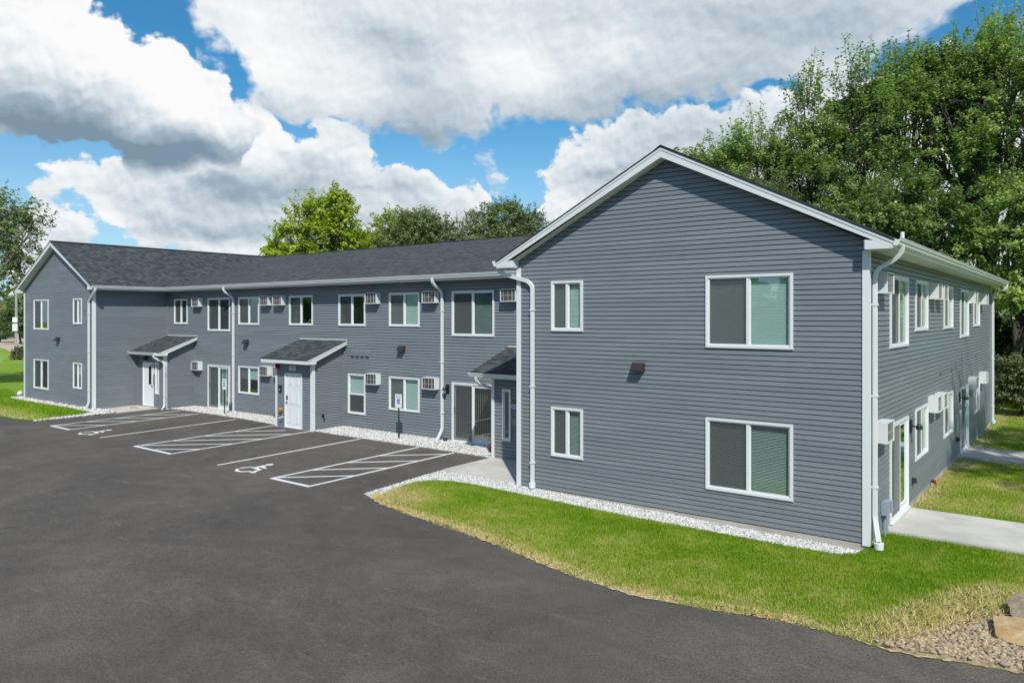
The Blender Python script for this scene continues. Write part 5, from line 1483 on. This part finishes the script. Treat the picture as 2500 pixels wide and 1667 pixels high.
tree('maple_tree', (-5.6, 38.0, -.08), maple_lobes(21.6, 4.7, 8, .36, 15), 9, .42, M['leaf_maple'], M['bark'], 'broad tall maple left of the dark forked trunks, its crown full of upright shoots', group=GR, seed=13, sprays=1150, upness=.8, tone=(.52, .34), shoots=80, **MK)
tree('maple_tree', (-1.9, 38.6, -.08), maple_lobes(22.0, 5.2, 14, .52, 12), 10, .46, M['leaf_maple'], M['bark'], 'tallest maple with dark forked limbs showing under its crown', group=GR, seed=14, sprays=1000, upness=.8, tone=(.60, .34), limb_r=.26, shoots=80, **MK)
tree('maple_tree', (2.3, 35.4, -.08), maple_lobes(20.9, 5.0, 21, .20, 16), 8, .40, M['leaf_maple'], M['bark'], 'broad maple at the right edge of the picture, leaves hanging low beside the far downspout', group=GR, seed=15, sprays=1200, upness=.6, tone=(.52, .34), shoots=64, **MK)
tree('maple_tree', (-13.6, 32.0, -.08), [(0, 0, 14.0, 1.7, 1.7, 1.3), (-1.8, .3, 13.2, 1.5, 1.5, 1.3), (1.6, 0, 12.6, 1.6, 1.6, 1.4), (-2.7, -.3, 11.3, 1.6, 1.6, 1.4), (.1, -.8, 10.9, 2.0, 1.8, 1.5), (2.5, 0, 10.0, 1.6, 1.6, 1.3), (-.8, 0, 8.4, 2.2, 2.0, 1.6)], 6, .26, M['leaf_maple'], M['bark'],
     'lower rounded maple just right of the gable peak', group=GR, seed=16, sprays=820, upness=.9, tone=(.60, .32), shoots=60, **MK)
tree('maple_tree', (-18.2, 32.6, -.08), [(0, 0, 13.6, 1.3, 1.3, 1.1), (-1.5, -.6, 13.0, 1.2, 1.2, 1.1), (1.4, .5, 13.2, 1.3, 1.2, 1.2), (.2, 0, 11.6, 2.0, 1.8, 1.4)], 6, .2, M['leaf_maple'], M['bark'],
     'small leafy maple top peeping just over the right side of the gable peak', group=GR, seed=24, sprays=420, upness=.9, tone=(.62, .3), shoots=30, per=50, leaf=.155, twig=.9, shoot_len=1.5)
tree('olive_shrub_tree', (-12.6, 26.5, -.08), [(-.4, 0, 11.0, 1.5, 1.4, 1.1), (1.4, 0, 10.1, 1.5, 1.4, 1.2), (-1.9, .2, 10.4, 1.3, 1.2, 1.1), (.2, 0, 8.6, 2.2, 2.0, 1.6)], 5, .18, M['leaf_olive'], M['bark'],
     'dull olive green tree directly behind the right slope of the gable roof', seed=17, sprays=900, per=44, leaf=.10, twig=.75, upness=.3, shoots=20, shoot_len=.7)
tree('maple_tree', (-5.0, 27.0, -.08), [(0, 0, 9.6, 1.9, 1.7, 1.4), (-1.8, .4, 8.4, 1.7, 1.6, 1.4), (1.9, 0, 8.4, 1.8, 1.7, 1.5), (.2, 0, 6.9, 2.2, 2.0, 1.5)], 4, .2, M['leaf_maple'], M['bark'],
     'low dark maple filling in behind the near roof edge', group=GR, seed=18, sprays=620, tone=(.30, .22), shoots=10, **MK)
tree('maple_tree', (.4, 28.0, -.08), [(0, 0, 8.6, 1.5, 1.4, 1.2), (1.5, -.4, 7.3, 1.5, 1.4, 1.2), (-1.2, .2, 7.1, 1.4, 1.4, 1.3), (.6, -.6, 5.6, 1.4, 1.3, 1.1), (2.6, .2, 5.6, 1.4, 1.3, 1.3), (1.9, -.2, 9.2, 1.3, 1.2, 1.1)], 4, .18, M['leaf_maple'], M['bark'],
     'young maple with drooping light leaves just beyond the far gutter end', group=GR, seed=19, sprays=800, droop=.9, upness=.2, tone=(.66, .26), shoots=8, **MK)
tree('bush', (.75, 25.2, -.08), [(0, 0, 1.3, 1.0, .9, 1.1), (.8, -.2, 1.0, .8, .8, .9), (-.6, .2, .9, .7, .7, .8), (1.6, 0, 1.3, .9, .9, 1.0)], .6, .07, M['leaf_olive'], M['bark'],
     'greyish green bush on the grass beyond the far downspout', 'bush', seed=20, sprays=900, per=24, leaf=.09, twig=.45, upness=.3, limb_r=.035)
tree('bush', (-1.0, 25.6, -.08), [(0, 0, .7, .8, .8, .7), (.8, 0, .5, .7, .6, .5)], .3, .05, M['leaf_bright'], M['bark'], 'low bright green undergrowth at the lawn edge behind the building', 'bush', seed=23, sprays=350, per=22, leaf=.09, twig=.35, limb_r=.03)

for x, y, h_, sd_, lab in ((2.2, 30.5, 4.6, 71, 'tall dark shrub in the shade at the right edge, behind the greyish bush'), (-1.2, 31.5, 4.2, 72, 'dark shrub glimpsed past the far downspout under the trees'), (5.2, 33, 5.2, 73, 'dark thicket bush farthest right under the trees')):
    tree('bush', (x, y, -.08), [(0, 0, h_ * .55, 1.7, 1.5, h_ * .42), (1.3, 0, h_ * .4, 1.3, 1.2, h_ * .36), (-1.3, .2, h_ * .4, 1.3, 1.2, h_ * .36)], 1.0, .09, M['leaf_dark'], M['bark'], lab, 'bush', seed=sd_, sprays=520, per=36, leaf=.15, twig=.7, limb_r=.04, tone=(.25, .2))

GB = 'trees behind the long roof'
tree('locust_tree', (-45.2, 23.0, -.08), [(-.3, -.2, 12.6, 1.1, 1.0, .9), (-1.7, -1.2, 11.6, 1.0, 1.0, .8), (.8, .5, 11.4, 1.1, 1.0, .9), (-.3, -.2, 10.5, 1.4, 1.3, .9), (-2.9, -2.1, 9.3, 1.1, 1.0, .7), (-2.2, -1.6, 10.6, .9, .9, .7), (1.7, 1.2, 9.9, 1.0, 1.0, .9), (-1.7, -1.1, 9.3, 1.3, 1.2, .8), (.5, .3, 8.9, 1.5, 1.4, .9), (-.6, -.3, 7.9, 1.9, 1.7, .8)], 5.5, .22, M['leaf_bright'], M['bark'],
     'bright yellow-green tree, the leftmost rising above the long roof', group=GB, seed=31, sprays=760, per=44, leaf=.17, twig=.85, upness=.5, tone=(.55, .28), limb_r=.09, shoots=16, shoot_len=.9, gaps=.8, gap_size=2.0)
tree('locust_tree', (-42.8, 22.4, -.08), [(0, 0, 13.0, .65, .6, .6), (.3, .3, 11.9, .7, .7, .7), (-.2, 0, 10.7, .75, .7, .7), (.9, .6, 9.8, .9, .8, .8)], 6, .16, M['leaf_bright'], M['bark'],
     'slender yellow-green tree close to the right of the larger yellow-green one', group=GB, seed=32, sprays=260, per=40, leaf=.17, twig=.8, upness=.6, tone=(.5, .28), limb_r=.06, shoots=5, shoot_len=.8)
tree('locust_tree', (-42.6, 27.6, -.08), [(0, 0, 11.6, 1.0, .9, .8), (1.2, .8, 11.3, .9, .8, .8), (-.9, -.5, 10.4, 1.0, .9, .9), (.5, .4, 9.9, 1.6, 1.5, 1.1), (-1.2, -.8, 9.4, 1.3, 1.2, 1.0), (2.0, 1.4, 10.2, 1.0, 1.0, .9)], 6, .16, M['leaf_bright'], M['bark'],
     'thin yellow-green tree between the slender one and the round dark tree', group=GB, seed=33, sprays=460, per=38, leaf=.16, twig=.8, upness=.6, tone=(.40, .25), bare=6, limb_r=.06, shoots=6, shoot_len=.8)
tree('willow_tree', (-37.9, 26.3, -.08), [(0, 0, 11.0, 1.6, 1.5, 1.2), (-1.2, -.7, 9.9, 1.6, 1.5, 1.3), (1.3, .8, 10.1, 1.5, 1.4, 1.3), (0, 0, 8.9, 2.4, 2.2, 1.4)], 5, .22, M['leaf_willow'], M['bark'],
     'round dull green tree with bare twigs on top behind the long roof', group=GB, seed=34, sprays=900, per=44, leaf=.12, twig=.7, upness=.5, bare=10, tone=(.42, .22), limb_r=.07, shoots=22, shoot_len=.6)
tree('willow_tree', (-36.4, 29.8, -.08), [(0, 0, 10.4, 1.3, 1.2, 1.1), (.8, .4, 9.6, 1.3, 1.2, 1.1), (-.8, 0, 9.4, 1.3, 1.2, 1.1)], 6, .13, M['leaf_willow'], M['bark'],
     'sparse greyish tree between the two round dark trees', group=GB, seed=35, sprays=190, per=26, leaf=.12, twig=.8, upness=.6, bare=10, tone=(.5, .2), limb_r=.05)
tree('willow_tree', (-32.6, 30.3, -.08), [(0, 0, 11.6, 1.6, 1.5, 1.1), (-1.6, -.9, 10.8, 1.3, 1.2, 1.1), (1.5, .9, 10.8, 1.4, 1.3, 1.2), (.3, 0, 10.1, 2.3, 2.1, 1.1)], 7, .20, M['leaf_willow'], M['bark'],
     'rounded green tree nearest the near gable, limbs showing beneath its crown', group=GB, seed=36, sprays=760, per=44, leaf=.12, twig=.7, upness=.6, tone=(.46, .22), limb_r=.07, shoots=26, shoot_len=.7)
tree('shade_tree', (-50.2, .6, -.1), [(0, 0, 10.2, 2.6, 2.5, 1.5), (2.2, .9, 9.6, 1.9, 1.8, 1.0), (3.9, 1.9, 9.4, 1.3, 1.2, .7), (-2.4, -1, 9.2, 2.4, 2.3, 1.6), (.4, 0, 8.0, 2.6, 2.3, 1.2), (1.6, .6, 6.6, 1.6, 1.5, .9), (-.6, -.6, 5.8, 2.1, 1.9, 1.2), (-2.6, -1.2, 6.6, 2.0, 1.9, 1.4), (3.2, 1.6, 7.9, 1.2, 1.1, .6)], 4.6, .26, M['leaf_willow'], M['bark_pale'],
     'open spreading tree with a pale trunk left of the far gable', seed=41, sprays=900, per=32, leaf=.15, twig=.8, gaps=.7, gap_size=2.2, upness=.25, droop=.7, tone=(.45, .24), limb_r=.10)
for x, y, h_, sd_, lab in ((-129.9, 30.7, 7.2, 51, 'dark green conical tree just right of the utility pole'), (-106.5, 17.5, 3.4, 52, 'rounded low bush left of the utility pole at the gravel road'), (-81.1, 13.8, 1.2, 53, 'low brownish bush in the far left grass, short of the gravel road'), (-141, 31.6, 4.8, 54, 'broad dull green tree in front of the distant red-roofed house')):
    tree('shrub_tree' if h_ > 4 else 'bush', (x, y, -.1), [(0, 0, h_ * .62, h_ * .26, h_ * .26, h_ * .36), (h_ * .16, .3, h_ * .4, h_ * .3, h_ * .28, h_ * .3), (-h_ * .2, -.2, h_ * .34, h_ * .28, h_ * .28, h_ * .28)], h_ * .3, .02 * h_, M['leaf_dark'] if h_ > 4 else M['leaf_olive'], M['bark'], lab, 'tree' if h_ > 4 else 'bush',
         seed=sd_, sprays=420, per=22, leaf=.26 if h_ > 4 else .10, twig=.8 if h_ > 4 else .3, limb_r=.012 * h_)

# trees out of the picture on the right, whose shade dapples the right wall
tree('maple_tree', (7.4, 6.6, -.08), [(0, 0, 9.8, 1.3, 2.1, 1.2), (0, 2.8, 9.4, 1.2, 1.8, 1.2), (.2, -2.4, 9.0, 1.2, 1.6, 1.1), (.2, 5.0, 8.9, 1.2, 1.6, 1.1)], 6, .18, M['leaf_maple'], M['bark'], 'slim maple on the right lawn outside the picture, shading the right wall', seed=61, sprays=330, per=30, leaf=.16, twig=.9)

# ------------------------------------------------------------------ far woods all round
def woods():
    n = 26000; r = np.random.default_rng(77)
    a = r.random(n) * 6.2832; R_ = 150 + 40 * r.random(n)
    near = (np.sin(a) < -.15) & (np.abs(np.cos(a)) < .99); R_ = np.where(near, 62 + 26 * r.random(n), R_)
    top = (6.5 + 5 * np.abs(np.sin(a * 7 + 1)) * np.abs(np.cos(a * 3.1)) + 3 * np.sin(a * 23) ** 2); top = np.where(near, top * .92, top)
    z = top * r.random(n) ** .75
    C_ = np.stack([np.cos(a) * R_ - 12, np.sin(a) * R_, z - .4], -1)
    keep = ~((C_[:, 0] > -135) & (C_[:, 0] < -40) & (C_[:, 1] > -40) & (C_[:, 1] < 60))
    C_ = C_[keep]; D_ = r.normal(size=C_.shape)
    V = leaf_quads(C_, D_, 2.2, .1, r)
    tag(np_mesh('distant_woods', V, np.arange(4 * len(C_)).reshape(-1, 4), M['leaf_dark'], attrs={'tone': np.repeat(r.random(len(C_)), 4)}), 'distant dark tree line along the horizon', 'woods', kind='stuff')


woods()

# ------------------------------------------------------------------ far left: pole, house, parked vehicle
e = empty('utility_pole', (-114.5, 24.9, -.1), 'weathered wooden utility pole with two pale boxes by the gravel road', 'utility pole')
mb = MB(); mb.tube([(0, 0, -.3), (0, 0, 5), (0, 0, 11.5)], [.19, .17, .14], 10); mb.build('pole', M['wood_pole'], e)
for z0, z1 in ((3.6, 4.3), (2.4, 3.4)):
    mb = MB(); mb.box(-.32, .32, -.34, -.12, z0, z1); mb.box(-.28, .28, -.36, -.34, z0 + .05, z1 - .05); o = mb.build('meter_box', M['sign_white'], e); o.rotation_euler = (0, 0, YAW)
mb = MB(); mb.tube([(.3, .1, .6), (.3, .1, 2.0)], .05, 6); mb.build('conduit', M['trim'], e)
e = empty('house', (-178, 40, -.2), 'distant white house with a faded red gable roof', 'house', rz=.5)
mb = MB(); mb.box(-6, 6, -5, 5, 0, 4.6); mb.build('wall', M['trim'], e)
mb = MB(); mb.prism([(-5.6, 4.4), (5.6, 4.4), (0, 7.4)], 'x', -6.5, 6.5); mb.build('roof', simple('faded_red_roof', (.34, .17, .10), .8, noise=.2), e)
for x in (-3.2, 0, 3.2):
    mb = MB(); mb.box(x - .6, x + .6, -5.06, -4.99, 1.4, 2.9); mb.build('window', M['black'], e)
e = empty('parked_car', (-121.5, 21.2, -.1), 'white parked car with dark wheels at the far left edge', 'car', rz=YAW + .1)
mb = MB()
mb.prism([(-2.1, .35), (-2.15, .8), (-1.5, .95), (-.9, 1.45), (.7, 1.45), (1.4, .98), (2.1, .85), (2.15, .35)], 'y', -.85, .85); mb.build('body', M['trim'], e)
mb = MB(); mb.prism([(-1.3, 1.0), (-.82, 1.38), (.62, 1.38), (1.15, 1.0)], 'y', -.87, .87); mb.build('window', M['black'], e)
for x in (-1.35, 1.35):
    for y in (-.8, .8):
        mb = MB(); mb.tube([(x, y - .1, .34), (x, y + .1, .34)], .34, 14); mb.build('wheel', M['black'], e)
